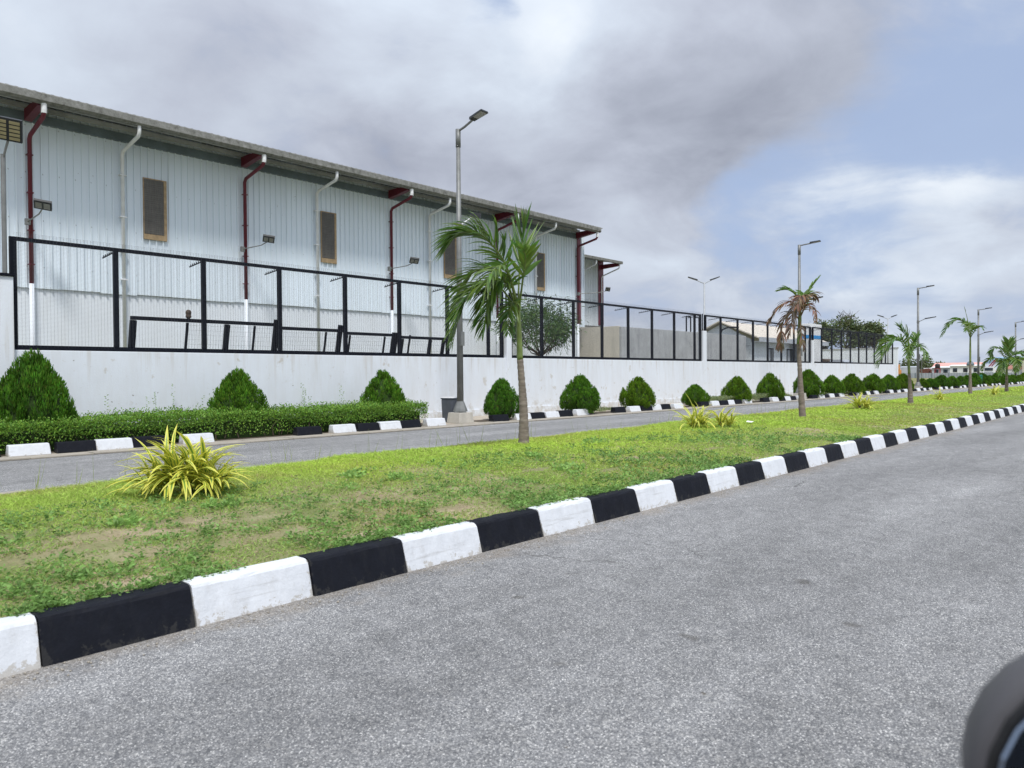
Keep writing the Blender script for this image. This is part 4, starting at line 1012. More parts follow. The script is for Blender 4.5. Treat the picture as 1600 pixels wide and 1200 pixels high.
def stuff(name, V, F, C, mat, label, cat):
    o = link(name, np_mesh(name, V, F, mat, C)); return tag(o, label, cat, kind='stuff')
def cover_bed(x0, x1, n, label, mat, hmax=.42, seed=1):
    r = np.random.default_rng(seed)
    x = r.uniform(x0, x1, n); y = KY(x) + .32 + r.random(n) * .75
    e = np.clip(np.minimum(x - x0, x1 - x) / .6, 0.15, 1)
    z = .06 + (hmax * (.55 + .6 * (vnoise(x, y, 1.3, seed) - .3))) * e * np.sqrt(r.random(n))
    V, F, C = leaf_volume(n, np.stack([x, y, z], 1), (.04, .085), (.012, .028), seed, .6, (.5, 1.6))
    stuff('ground_cover', V, F, C, mat, label, 'ground cover')
cover_bed(28.9, 37.6, 15000, 'pale greyish green ground cover between the shrubs left of the brown palm', M['cover'], .42, 21)
cover_bed(21.4, 22.6, 900, 'thin patch of pale low plants between two dome shrubs', M['cover'], .25, 22)
cover_bed(40.5, 72.0, 5000, 'sparse low plants at the foot of the distant shrubs', M['cover'], .26, 23)
def weeds():
    r = np.random.default_rng(31); n = 9000
    x = r.uniform(-2, 14.6, n); y = 17.0 + r.random(n) * .45; z = np.full(n, .05)
    hh = (.18 + .42 * vnoise(x, x * 0, .7, 4)) * r.uniform(.5, 1.25, n)
    A = np.stack([r.normal(0, .16, n), r.normal(0, .16, n), np.ones(n)], 1)
    b = r.uniform(.6, 1.3, n); C = np.stack([b * 1.1, b, b * .8], 1)
    V, F, Cc = diamonds(np.stack([x, y, z], 1), A, hh, .013, C, r, .35)
    # taller leafy stalks with paired leaves
    Ps = []; As = []; Ls = []
    for q in range(34):
        xx = random.choice([6.9, 7.35, 8.15, 9.4, 5.9, 11.0, 12.0, 13.3, 4.9, 10.2]) + random.uniform(-.3, .3); hh = random.uniform(.5, 1.25); lx = random.uniform(-.12, .12)
        for k in range(int(hh / .035)):
            t = k * .035; Ps.append((xx + lx * t, 17.3 + random.uniform(-.01, .01), .06 + t)); As.append((random.choice([-1, 1]), random.uniform(-.5, .5), .5)); Ls.append(.055)
    P2 = np.array(Ps); C2 = np.tile([[.95, .9, .8]], (len(P2), 1))
    V2, F2, C2 = diamonds(P2, np.array(As), np.array(Ls), .022, C2, r, .5)
    stuff('weeds', np.concatenate([V, V2]), np.concatenate([F, F2 + len(V)]), np.concatenate([Cc, C2]), M['weedleaf'], 'tall thin weeds growing against the white wall behind the hedge', 'weeds')
weeds()

# ================================================================== GRASS OF THE MEDIAN
BARE = [(1.0, 5.6, .45, .14), (1.6, 5.35, .5, .12), (2.3, 5.45, .5, .11), (2.9, 4.9, .35, .10), (4.0, 5.5, .35, .10), (5.9, 4.8, .4, .09), (7.4, 5.0, .35, .09), (10.2, 5.2, .4, .1), (1.5, 5.95, .30, .16), (1.95, 5.6, .34, .20), (1.95, 5.1, .30, .15), (2.55, 5.75, .30, .14), (3.0, 5.45, .22, .12), (1.2, 5.3, .25, .12), (2.4, 5.0, .22, .10), (3.5, 5.2, .18, .12), (3.35, 4.5, .35, .07), (4.5, 4.75, .30, .14), (5.2, 5.05, .3, .10), (1.75, 4.5, .3, .08), (6.6, 5.6, .25, .12), (8.3, 5.4, .3, .10)]
def bare_mask(x, y):
    m = np.zeros_like(x)
    wx = x + .35 * (vnoise(x, y, 2.2, 40) - .5); wy = y + .25 * (vnoise(x, y, 2.2, 41) - .5)
    for bx, by, rx, ry in BARE:
        m = np.maximum(m, np.exp(-(((wx - bx) / rx) ** 2 + ((wy - by) / ry) ** 2) * 1.1))
    m = np.clip(m * 1.7 - .28, 0, 1)
    thin = vnoise(x, y, .9, 42)
    m = np.maximum(m, np.clip((thin - .56) * 4, 0, .75) * np.clip((7.4 - y) / 2, 0.1, 1))
    return m
def grass_zone(x0, x1, n, hl, wl, seed, segs2):
    r = np.random.default_rng(seed)
    # denser towards the camera end of the zone
    x = x0 + (x1 - x0) * r.random(n) ** 1.25; y = 4.275 + r.random(n) * 4.85
    keep = r.random(n) > bare_mask(x, y) * .97
    x = x[keep]; y = y[keep]; n = len(x)
    z = lawn_z(x, y) - .004
    patch = vnoise(x, y, .55, 50); p2 = vnoise(x, y, 1.8, 51); dry = vnoise(x, y, .8, 52)
    h = r.uniform(*hl, n) * (.40 + .85 * p2) * (0.7 + .6 * np.clip((y - 5.5) / 2, 0, 1)) * np.where(y > 8.75, 1.25, 1)
    lean = r.normal(0, 1.1, (n, 2)) + np.array([-.12, .0])
    A = np.stack([lean[:, 0], lean[:, 1], np.ones(n)], 1)
    far = np.clip((x - 1.5) / 11, 0, 1) * .45 + np.clip((y - 5.2) / 2.2, 0, 1) * .62 + (patch - .5) * .8
    far = np.clip(far, 0, 1)[:, None]
    lo = np.array([.36, .50, .14]); hi = np.array([.52, .70, .115])
    col = lo * (1 - far) + hi * far
    d = np.clip((dry - .50) * 3.0, 0, 1)[:, None] * (r.random(n)[:, None] < .62)
    col = col * (1 - d * .75) + np.array([.46, .39, .14]) * d * .75
    st = (r.random(n) < .06)[:, None]; col = np.where(st, np.array([.50, .42, .22]), col)
    col = col * r.uniform(.62, 1.32, n)[:, None]
    # bent blade: base pair, middle pair, tip
    A = unit(A); S = unit(np.cross(A, r.normal(size=(n, 3))))
    W = r.uniform(*wl, n)[:, None]; P = np.stack([x, y, z], 1); hh = h[:, None]
    bend = np.stack([r.normal(0, .35, n), r.normal(0, .35, n), -.15 * np.ones(n)], 1) * hh
    mid = P + A * hh * .55; tip = P + A * hh + bend
    V = np.stack([P - S * W / 2, P + S * W / 2, mid + S * W * .42, mid - S * W * .42, tip], 1)
    b = (np.arange(n) * 5)[:, None]
    T = np.concatenate([b + np.array([[0, 1, 2]]), b + np.array([[0, 2, 3]]), b + np.array([[3, 2, 4]])], 0)
    return V.reshape(-1, 3), T, np.repeat(col, 5, 0)
def join(parts):
    V = []; F = []; C = []; o = 0
    for v, f, c in parts:
        V.append(v); F.append(f + o); C.append(c); o += len(v)
    return np.concatenate(V), np.concatenate(F), np.concatenate(C)
V, F, C = join([grass_zone(.3, 6.5, 125000, (.035, .085), (.0035, .0075), 60, 1), grass_zone(6.0, 16, 120000, (.04, .09), (.006, .012), 61, 1), grass_zone(15, 38, 95000, (.05, .10), (.012, .024), 62, 1), grass_zone(36, 112, 75000, (.06, .11), (.03, .06), 63, 1)])
stuff('grass', V, F, C, M['grass'], 'short yellow green grass covering the median', 'grass')

def broad_weeds():
    r = np.random.default_rng(70); nP = 4300
    x = .4 + 13.5 * r.random(nP) ** 1.6; y = 4.29 + 2.6 * r.random(nP) ** 2.1
    ok = (r.random(nP) > bare_mask(x, y) * 1.1) & (vnoise(x, y, 1.1, 71) > .43)
    x = x[ok]; y = y[ok]; n = len(x); k = 9
    X = np.repeat(x, k) + r.normal(0, .028, n * k); Y = np.repeat(y, k) + r.normal(0, .028, n * k)
    Z = lawn_z(X, Y) + r.uniform(.004, .05, n * k)
    A = np.stack([r.normal(0, 1, n * k), r.normal(0, 1, n * k), r.uniform(.1, .7, n * k)], 1)
    b = np.repeat(r.uniform(.55, 1.25, n), k) * r.uniform(.8, 1.2, n * k)
    col = np.stack([b * .95, b, b * .9], 1)
    S = np.repeat(1 + .25 * np.clip(x / 8, 0, 1.2), k)
    V, F, C = diamonds(np.stack([X, Y, Z], 1), A, r.uniform(.02, .042, n * k) * S, r.uniform(.009, .018, n * k) * S, col, r, .5)
    V[:, 1] = np.maximum(V[:, 1], 4.20)
    # a few bigger weed tufts
    Ps = []
    for (bx, by, nn, rad, hgt) in ((1.05, 6.35, 240, .24, .17), (.75, 6.2, 150, .2, .14), (4.75, 6.55, 90, .14, .10), (3.05, 6.05, 110, .15, .08), (6.9, 5.35, 130, .2, .09), (7.4, 6.3, 80, .12, .08), (9.6, 6.9, 120, .2, .10), (11.6, 5.9, 140, .3, .08), (5.0, 6.1, 100, .15, .08), (2.2, 5.85, 90, .12, .07)):
        a = r.random(nn) * 6.283; q = np.sqrt(r.random(nn)) * rad
        px = bx + q * np.cos(a); py = by + q * np.sin(a); Ps.append(np.stack([px, py, lawn_z(px, py) + r.random(nn) * hgt * (1 - .5 * q / rad)], 1))
    P = np.concatenate(Ps); n = len(P); b = r.uniform(.8, 1.6, n)
    v2, f2, c2 = diamonds(P, np.stack([r.normal(0, 1, n), r.normal(0, 1, n), r.uniform(.1, .9, n)], 1), r.uniform(.04, .075, n), r.uniform(.02, .034, n), np.stack([b, b, b * .9], 1), r, .5)
    # grass seed stalks standing at the far edge
    m = 170; px = 1.0 + 22 * r.random(m) ** 1.5; py = np.where(r.random(m) < .7, 8.6 + .5 * r.random(m), 6.5 + 2 * r.random(m)); P3 = np.stack([px, py, lawn_z(px, py)], 1)
    A3 = np.stack([r.normal(0, .18, m), r.normal(0, .18, m), np.ones(m)], 1)
    v3, f3, c3 = diamonds(P3, A3, r.uniform(.18, .48, m), r.uniform(.004, .008, m), np.tile([[1.3, .95, .9]], (m, 1)), r, .3)
    v, f, c = join([(V, F, C), (v2, f2, c2), (v3, f3, c3)])
    stuff('broadleaf_weeds', v, f, c, M['weedleaf'], 'small dark green broad leaved weeds near the median kerb', 'weeds')
broad_weeds()
def litter():
    r = np.random.default_rng(80); n = 2600
    x = .4 + 12 * r.random(n) ** 1.5; y = 4.3 + 2.8 * r.random(n) ** 1.3
    A = np.stack([r.normal(0, 1, n), r.normal(0, 1, n), r.uniform(0, .12, n)], 1); b = r.uniform(.6, 1.8, n)
    V, F, C = diamonds(np.stack([x, y, lawn_z(x, y) + .006 + r.random(n) * .02], 1), A, r.uniform(.02, .06, n), r.uniform(.004, .012, n), np.stack([b * 1.0, b * 1.1, b * .95], 1) * 1.2, r, .5)
    stuff('dry_clippings', V, F, C, M['brownpalm'], 'dry brown clippings scattered in the thin grass', 'clippings')
litter()
def grit():
    r = np.random.default_rng(81); n = 900
    x = .2 + 24 * r.random(n) ** 1.4; y = 4.09 - np.abs(r.normal(0, .10, n)) - .01
    m = MB(); s = r.uniform(.002, .007, n)
    base = np.array([(-1, -1, 0), (1, -1, 0), (1, 1, 0), (-1, 1, 0), (-.6, -.5, 1), (.5, -.6, .9), (.6, .5, 1.1), (-.5, .6, .9)])
    V = (base[None] * s[:, None, None] * r.uniform(.6, 1.2, (n, 1, 3)) + np.stack([x, y, np.full(n, .002)], 1)[:, None]).reshape(-1, 3)
    f = np.array([(0, 3, 2, 1), (4, 5, 6, 7), (0, 1, 5, 4), (1, 2, 6, 5), (2, 3, 7, 6), (3, 0, 4, 7)])
    F = (f[None] + (np.arange(n) * 8)[:, None, None]).reshape(-1, 4)
    o = link('grit', np_mesh('grit', V, F, M['edging'])); tag(o, 'loose stone grit gathered along the foot of the near kerb', 'grit', kind='stuff')
grit()
pp = MB().add([(-.16, -.1, .0), (.0, -.13, .03), (.17, -.08, .0), (.15, .1, .02), (0, .12, .05), (-.15, .1, .01), (0, 0, .035)], [(0, 1, 6), (1, 2, 6), (2, 3, 6), (3, 4, 6), (4, 5, 6), (5, 0, 6)]).build('paper_scrap', M['paper']); pp.scale = (.6, .6, .6); pp.location = (14.9, 6.75, float(lawn_z(np.array([14.9]), np.array([6.75]))[0]) + .05)
tag(pp, 'crumpled white paper scrap lying on the grass', 'litter')

# ================================================================== PALMS
RV = np.array([0.6696, -0.7427, 0.0]); DV = np.array([0.7427, 0.6696, 0.0])       # sideways and depth axes for the crowns
def bez(ctrl, n):
    c = np.array(ctrl, float)
    if len(c) == 2: c = np.array([c[0], (c[0] + c[1]) / 2, c[1]])
    t = np.linspace(0, 1, n)[:, None]
    # Catmull-Rom through the control points
    k = len(c) - 1; P = np.vstack([2 * c[0] - c[1], c, 2 * c[-1] - c[-2]])
    out = []
    for s in np.linspace(0, k - 1e-6, n):
        i = int(s); u = s - i; p0, p1, p2, p3 = P[i], P[i + 1], P[i + 2], P[i + 3]
        out.append(.5 * ((2 * p1) + (-p0 + p2) * u + (2 * p0 - 5 * p1 + 4 * p2 - p3) * u ** 2 + (-p0 + 3 * p1 - 3 * p2 + p3) * u ** 3))
    return np.array(out)
def frond(parent, ctrl, ll, seed, mat='palm', rmat='rachis', nl=40, width=.034, wind=(-.25, 0, 0), droop=.9, start=.12, spread=1.0, r0=.018, tint=(.7, 1.35), ragged=0.0):
    """ctrl: (side, height, depth) points of the midrib in metres from the palm's foot"""
    r = np.random.default_rng(seed)
    c3 = np.array([RV * a + np.array([0, 0, b]) + DV * d for a, b, d in ctrl])
    R = bez(c3, 60); T = unit(np.gradient(R, axis=0))
    W = np.array(RV * wind[0] + np.array([0, 0, wind[1]]) + DV * wind[2])
    V = []; F = []; C = []; o = 0
    for k in range(nl):
        t = start + (1 - start) * (k + .5) / nl; i = min(59, int(t * 59)); p = R[i]; tg = T[i]
        up = np.array([0, 0, 1.0]) - tg * tg[2]; nrm = unit(up) if np.linalg.norm(up) > .15 else unit(np.cross(tg, RV))
        sd = np.cross(tg, nrm)
        L0 = ll * (np.sin(np.clip(.18 + t * .78, 0, 1) * np.pi) ** .6) * r.uniform(.82, 1.1)
        for s in (-1, 1):
            if ragged and r.random() < ragged: continue
            L = L0 * r.uniform(.85, 1.1); w = width * r.uniform(.75, 1.15) * (.7 + .5 * np.sin(t * np.pi))
            d = unit(sd * s * spread * r.uniform(.75, 1.15) + tg * (.55 + .7 * t) + nrm * r.uniform(.05, .5) + r.normal(0, .10, 3))
            g = np.array([0, 0, -1.0]) * droop * r.uniform(.7, 1.3) + W
            q = p.copy(); pts = [q]; dd = d.copy(); n = 5
            for j in range(n):
                dd = unit(dd + g * (.10 + .16 * j / n)); q = q + dd * L / n; pts.append(q)
            pts = np.array(pts); tw = unit(np.cross(d, nrm) + r.normal(0, .18, 3))
            ws = np.array([.35, .9, 1.0, .85, .55, .06]) * w
            fold = nrm * (ws * .25)[:, None]
            vv = np.stack([pts - tw * ws[:, None] / 2 + fold, pts, pts + tw * ws[:, None] / 2 + fold], 1).reshape(-1, 3)
            for j in range(n):
                a = o + j * 3
                F += [(a, a + 1, a + 4, a + 3), (a + 1, a + 2, a + 5, a + 4)]
            o += 18; V.append(vv); b = r.uniform(*tint); C.append(np.tile([[b * r.uniform(.8, 1.35), b, b * r.uniform(.7, 1.3)]], (18, 1)))
    f = link('frond', np_mesh('frond', np.concatenate(V), np.array(F), M[mat], np.concatenate(C)), parent)
    m = MB().tube([tuple(q) for q in R[::4]], [r0 * (1 - .85 * k / 15) + .002 for k in range(len(R[::4]))], 6); me = m.mesh('midrib', M[rmat], True)
    link('midrib', me, f)
    return f
def palm(x, y, label, trunk_pts, trunk_r, shaft_pts, shaft_r, fronds, scale_note=None, trunk_mat='trunk'):
    z = float(lawn_z(np.array([x]), np.array([y]))[0]) - .02
    p = thing('palm_tree', (x, y, z), label, 'palm tree', 'young palms along the median')
    def W(q): return tuple(RV * q[0] + np.array([0, 0, q[1]]) + DV * (q[2] if len(q) > 2 else 0))
    tp = bez([W(q) for q in trunk_pts], 46); rr = np.interp(np.linspace(0, 1, 46), np.linspace(0, 1, len(trunk_r)), trunk_r)
    rr = rr * (1 + np.where(np.arange(46) % 3 == 0, -.06, .02) + np.random.default_rng(int(x * 10)).normal(0, .012, 46)); rr[0] *= 1.15
    MB().tube([tuple(q) for q in tp], list(rr), 14).build('trunk', M[trunk_mat], p, smooth=True)
    sp = bez([W(q) for q in shaft_pts], 14); sr = np.interp(np.linspace(0, 1, 14), np.linspace(0, 1, len(shaft_r)), shaft_r)
    MB().tube([tuple(q) for q in sp], list(sr), 12).build('crownshaft', M['shaft'], p, smooth=True)
    for k, fr in enumerate(fronds):
        fr = dict(fr); frond(p, fr.pop('c'), fr.pop('l'), int(abs(x) * 100) + k, **fr)
    return p
def px(s, u0, v0):
    return lambda *q: [((a - u0) / s, (v0 - b) / s, (d[0] if d else 0)) for a, b, *d in q]
g = px(98.7, 818, 693)
palm(8.93, 7.81, 'nearest tall palm with green fronds all swept to the left', g((818, 693), (818, 640), (816, 600), (813, 556)), [.092, .072, .064, .055, .050],
     g((813, 558), (812, 520), (811, 478)), [.050, .044, .030], [
    dict(c=g((811, 500), (812, 440), (818, 375, .05), (824, 345, .1)), l=.72, nl=24, width=.03, wind=(.05, .25, 0), droop=.15, start=.45, spread=.30, tint=(.8, 1.3)),
    dict(c=g((810, 470), (790, 408, -.15), (755, 368, -.3), (722, 368, -.4), (700, 395, -.45)), l=.70, nl=52, width=.044, wind=(-.5, 0, 0), droop=.75, start=.22),
    dict(c=g((810, 480), (785, 425, .2), (748, 412, .35), (718, 440, .45), (704, 490, .5)), l=.60, nl=40, width=.040, wind=(-.5, 0, 0), droop=.95, ragged=.08, start=.22),
    dict(c=g((810, 485), (785, 450, -.3), (755, 448, -.55), (728, 480, -.7), (714, 535, -.75)), l=.64, nl=50, width=.044, wind=(-.45, 0, 0), droop=1.0, start=.2),
    dict(c=g((810, 490), (795, 445, -.35), (778, 445, -.6), (765, 480, -.75), (758, 522, -.8)), l=.56, nl=44, width=.044, wind=(-.3, 0, 0), droop=1.1, start=.2),
    dict(c=g((811, 488), (798, 438, -.6), (784, 425, -1.0), (768, 448, -1.25), (760, 490, -1.3)), l=.46, nl=30, width=.042, wind=(-.35, 0, 0), droop=1.1, start=.25, ragged=.15),
    dict(c=g((811, 485), (818, 435, -.2), (822, 405, -.4), (818, 396, -.6)), l=.40, nl=11, width=.07, wind=(.0, .1, 0), droop=.35, start=.35, spread=.55, tint=(.95, 1.6)),
    dict(c=g((811, 490), (803, 470, -.2), (797, 488, -.35), (795, 520, -.4)), l=.34, nl=22, wind=(-.1, 0, 0), droop=1.2, start=.2),
])
g = px(66.0, 1254, 654)
dry = dict(mat='brownpalm', rmat='brownrachis', ragged=.18, droop=1.6, width=.04)
palm(17.76, 6.76, 'withered palm with drooping brown fronds in front of a lamp', g((1254, 654), (1251, 600), (1249, 560), (1248, 536)), [.085, .056, .048, .042],
     g((1248, 538), (1250, 505), (1251, 478)), [.044, .04, .028], [
    dict(c=g((1250, 490), (1242, 472, .1), (1226, 476, .15), (1213, 492, .2), (1208, 500, .2)), l=.40, nl=34, **dry),
    dict(c=g((1250, 500), (1243, 488, .25), (1234, 500, .4), (1230, 530, .45), (1229, 545, .45)), l=.34, nl=30, **dry),
    dict(c=g((1250, 495), (1242, 478, -.2), (1232, 490, -.3), (1228, 512, -.35), (1224, 528, -.35)), l=.36, nl=32, **dry),
    dict(c=g((1250, 492), (1247, 470, -.3), (1238, 468, -.5), (1230, 485, -.6)), l=.36, nl=26, **dry),
    dict(c=g((1251, 485), (1260, 466, .0), (1272, 458, .1), (1280, 468, .15)), l=.30, nl=24, **dry),
    dict(c=g((1250, 480), (1247, 462, .1), (1237, 452, .2), (1224, 452, .3)), l=.34, nl=18, width=.05, droop=.6, start=.3),
    dict(c=g((1251, 490), (1256, 468, .1), (1262, 458, .2), (1266, 470, .3)), l=.32, nl=18, droop=.9, width=.045),
    dict(c=g((1251, 485), (1262, 462, .1), (1274, 446, .15), (1288, 430, .2)), l=.16, nl=10, width=.05, droop=.1, start=.45, spread=.12, wind=(0, .1, 0), tint=(1.2, 1.9)),
    dict(c=g((1251, 495), (1256, 478, -.2), (1262, 488, -.35), (1264, 506, -.4)), l=.26, nl=20, **dry),
    dict(c=g((1250, 500), (1249, 515, -.1), (1251, 535, -.12), (1253, 548, -.12)), l=.22, nl=12, **dry),
])
g = px(47.1, 1423, 632)
palm(27.28, 6.81, 'third palm, leaning left with one long frond over the wall end', g((1423, 632), (1422, 600), (1421, 582)), [.095, .055, .042],
     g((1421, 584), (1420, 565), (1421, 552)), [.044, .042, .03], [
    dict(c=g((1421, 556), (1410, 533, -.1), (1393, 530, -.2), (1376, 545, -.3), (1366, 572, -.3)), l=.62, nl=40, width=.05, wind=(-.45, 0, 0), start=.2),
    dict(c=g((1421, 556), (1413, 530, .3), (1402, 528, .6), (1390, 545, .8)), l=.5, nl=30, width=.05, wind=(-.4, 0, 0), start=.2),
    dict(c=g((1421, 556), (1418, 530), (1412, 516, .1), (1408, 508, .2)), l=.4, nl=20, width=.045, wind=(-.1, .1, 0), droop=.3, start=.3, spread=.5),
    dict(c=g((1421, 556), (1428, 540), (1434, 528, .1), (1437, 522, .2)), l=.32, nl=18, width=.045, wind=(0, .1, 0), droop=.3, start=.3, spread=.5),
    dict(c=g((1421, 556), (1414, 538, -.4), (1406, 545, -.6), (1403, 562, -.7)), l=.36, nl=22, width=.045, wind=(-.2, 0, 0)),
    dict(c=g((1421, 556), (1426, 540, -.3), (1430, 548, -.5), (1431, 562, -.6)), l=.3, nl=18, width=.045, wind=(-.1, 0, 0)),
    dict(c=g((1421, 550), (1420, 530), (1418, 516), (1416, 507)), l=.12, nl=6, width=.03, droop=.1, start=.6, spread=.1, wind=(0, .1, 0)),
])
g = px(34.1, 1516, 617)
palm(39.53, 7.38, 'fourth palm, tall thin trunk with a single arched frond to the left', g((1516, 617), (1516, 590), (1516, 565)), [.095, .055, .042],
     g((1516, 566), (1516, 545), (1516, 525)), [.045, .042, .03], [
    dict(c=g((1516, 528), (1508, 506), (1497, 499), (1483, 507), (1471, 526)), l=.5, nl=34, width=.07, wind=(-.4, 0, 0), start=.15, ragged=.15),
    dict(c=g((1516, 528), (1508, 510, -.4), (1500, 508, -.7), (1492, 520, -.9)), l=.42, nl=20, width=.07, wind=(-.3, 0, 0), ragged=.2),
    dict(c=g((1516, 528), (1518, 514), (1516, 506, .2), (1512, 502, .3)), l=.36, nl=18, width=.07, droop=.4, wind=(0, 0, 0), start=.3),
    dict(c=g((1516, 528), (1520, 515, -.2), (1523, 511, -.4), (1526, 516, -.5)), l=.3, nl=14, width=.07, droop=.7),
    dict(c=g((1516, 526), (1513, 505), (1509, 488), (1506, 478)), l=.08, nl=6, width=.03, droop=.1, start=.7, spread=.1, wind=(0, .1, 0)),
])
g = px(30.9, 1573, 613)
palm(44.94, 6.79, 'fifth palm, farthest right with full fronds arching both ways', g((1573, 613), (1573, 600), (1573, 586)), [.095, .07, .058],
     g((1573, 588), (1573, 578), (1574, 568)), [.06, .055, .04], [
    dict(c=g((1573, 572), (1565, 548), (1556, 543), (1550, 549), (1549, 560)), l=.42, nl=28, width=.07, wind=(-.2, 0, 0)),
    dict(c=g((1573, 572), (1576, 552), (1578, 540, .1), (1580, 532, .2)), l=.6, nl=24, width=.07, droop=.25, wind=(0, .1, 0), start=.25, spread=.6),
    dict(c=g((1573, 572), (1583, 555), (1593, 551), (1602, 558)), l=.6, nl=28, width=.07, wind=(.1, 0, 0)),
    dict(c=g((1573, 574), (1584, 562, -.3), (1594, 566, -.5), (1600, 580, -.6)), l=.55, nl=28, width=.07, wind=(.1, 0, 0)),
    dict(c=g((1573, 574), (1563, 562, -.3), (1556, 570, -.5), (1551, 586, -.6)), l=.5, nl=28, width=.07),
    dict(c=g((1573, 574), (1565, 560, .5), (1558, 564, .8), (1554, 578, 1.0)), l=.5, nl=26, width=.07),
    dict(c=g((1573, 574), (1574, 560, -.5), (1572, 566, -.8), (1570, 582, -.9)), l=.5, nl=24, width=.07),
])

# ================================================================== YELLOW VARIEGATED PLANTS
def vari_leaf(seed, L=1.0):
    """unit leaf along +x, arching up then down; yellow margins, green midstripe"""
    r = np.random.default_rng(seed); n = 8
    th0 = math.radians(r.uniform(40, 70)); curl = math.radians(r.uniform(50, 115))
    x = z = 0.0; pts = [(0, 0)]
    for i in range(n):
        th = th0 - curl * (i / n) ** 1.25; x += math.cos(th) / n; z += math.sin(th) / n; pts.append((x, z))
    ws = np.array([.022, .031, .035, .036, .035, .031, .025, .016, .002]) * r.uniform(.9, 1.15)
    V = []; C = []; F = []; sidew = r.uniform(-.10, .10)
    Y = np.array([.80, .77, .13]); G = np.array([.17, .30, .05]); D = np.array([.30, .37, .04])
    for i, (a, b) in enumerate(pts):
        off = sidew * (i / n) ** 2
        for q, c in ((-1, Y), (-.42, Y), (-.34, G), (.34, G), (.42, Y), (1, Y)):
            V.append((a, q * ws[i] + off, b + .35 * abs(q) * ws[i])); C.append(c if i < n - 1 else Y * .9)
    for i in range(n):
        for q in range(5):
            s = i * 6 + q; F.append((s, s + 1, s + 7, s + 6))
    return np_mesh('leaf', np.array(V), np.array(F), M['vari'], np.array(C), smooth=True)
VL = [vari_leaf(100 + s) for s in range(10)]
def vari_plant(x, y, label, n, heads, Lr, squash=1.0, seed=1):
    r = random.Random(seed); z = float(lawn_z(np.array([x]), np.array([y]))[0])
    p = thing('variegated_plant', (x, y, z - .01), label, 'plant', 'yellow striped plants on the median')
    MB().lathe([(.05, 0), (.06, .04), (.04, .12), (.01, .16)], 10).build('crown_base', M['bark'], p)
    for k in range(n):
        hx, hy, hz, w = heads[k % len(heads)]
        L = r.uniform(*Lr) * w
        link('leaf', VL[r.randrange(len(VL))], p, (hx + r.uniform(-.05, .05), hy + r.uniform(-.05, .05), hz + r.uniform(-.02, .05)),
             (r.uniform(-.25, .25), r.uniform(-.5, .75), r.uniform(0, 6.283)), (L, L * r.uniform(.85, 1.2), L * squash))
    return p
vari_plant(3.11, 6.86, 'largest yellow striped plant, in the left foreground of the median', 300, [(0, 0, .10, 1), (.10, -.10, .06, .95), (-.1, .1, .10, .95), (.06, .03, .18, .9), (-.05, .05, .15, 1.05), (.18, -.18, .04, .8), (-.2, .2, .05, .85)], (.41, .67), .86, 3)
vari_plant(13.3, 7.2, 'left clump of the double yellow striped plant near the smallest shrub', 70, [(0, 0, .03, 1), (.1, -.1, .1, .8)], (.45, .72), 1.0, 4)
vari_plant(13.68, 6.8, 'right clump of the double yellow striped plant near the smallest shrub', 60, [(0, 0, .03, .95), (.12, -.12, .05, .7)], (.42, .66), .9, 5)
vari_plant(22.5, 6.95, 'yellow striped plant between the brown palm and the third palm', 80, [(0, 0, .03, 1), (.12, -.14, .04, .85)], (.45, .7), 1.0, 6)
vari_plant(30.7, 6.7, 'yellow striped plant between the third and fourth palms', 50, [(0, 0, .03, 1)], (.4, .62), .95, 7)
vari_plant(38.9, 6.35, 'small yellow striped plant between the fourth and fifth palms', 44, [(0, 0, .03, 1)], (.45, .7), .8, 8)

# ================================================================== TREES
def tree(name, base, label, H, crown, mat, nclump, per, L, W, seed, trunk_h=.4, r0=.12, flat=1.0, spread=.24, lean=(0, 0), group=None, droop=.3):
    r = np.random.default_rng(seed)
    t = thing(name, base, label, 'tree', group)
    rx, ry, rz, zc = crown
    a = r.random(nclump) * 6.283; ph = np.arccos(r.uniform(-.75, 1, nclump)); q = r.uniform(.55, 1.0, nclump)
    Cn = np.stack([rx * q * np.sin(ph) * np.cos(a) + lean[0], ry * q * np.sin(ph) * np.sin(a) + lean[1], zc + rz * q * np.cos(ph)], 1)
    cs = (rx + ry + rz) / 3 * spread
    P = np.repeat(Cn, per, 0) + r.normal(0, 1, (nclump * per, 3)) * cs * np.array([1, 1, .75]) * np.repeat(r.uniform(.6, 1.2, nclump), per)[:, None]
    A = unit(P - np.repeat(Cn, per, 0)) + np.array([0, 0, -droop]) + r.normal(0, .45, P.shape)
    b = np.repeat(r.uniform(.7, 1.25, nclump), per) * r.uniform(.75, 1.3, len(P))
    col = np.stack([b * r.uniform(.85, 1.25, len(P)), b, b * r.uniform(.7, 1.2, len(P))], 1)
    V, F, C = diamonds(P, A, r.uniform(*L, len(P)), r.uniform(*W, len(P)), col, r, .5)
    cr = link('crown', np_mesh('crown', V, F, M[mat], C), t)
    m = MB(); top = np.array([lean[0] * .6, lean[1] * .6, trunk_h * H])
    m.tube([(0, 0, -.05), tuple(top * .5 + np.array([.03, 0, 0])), tuple(top)], [r0, r0 * .8, r0 * .65], 10)
    m.build('trunk', M['bark'], t, smooth=True)
    lb = MB()
    for k in range(0, nclump, max(1, nclump // 16)):
        e = Cn[k]; mid = top + (e - top) * .5 + np.array([0, 0, -.06 * H])
        lb.tube([tuple(top - np.array([0, 0, .1 * r.random()])), tuple(mid), tuple(e)], [r0 * .5, r0 * .3, r0 * .08], 6)
    tag(lb.build('limb', M['bark'], t, smooth=True), kind='stuff')
    return t
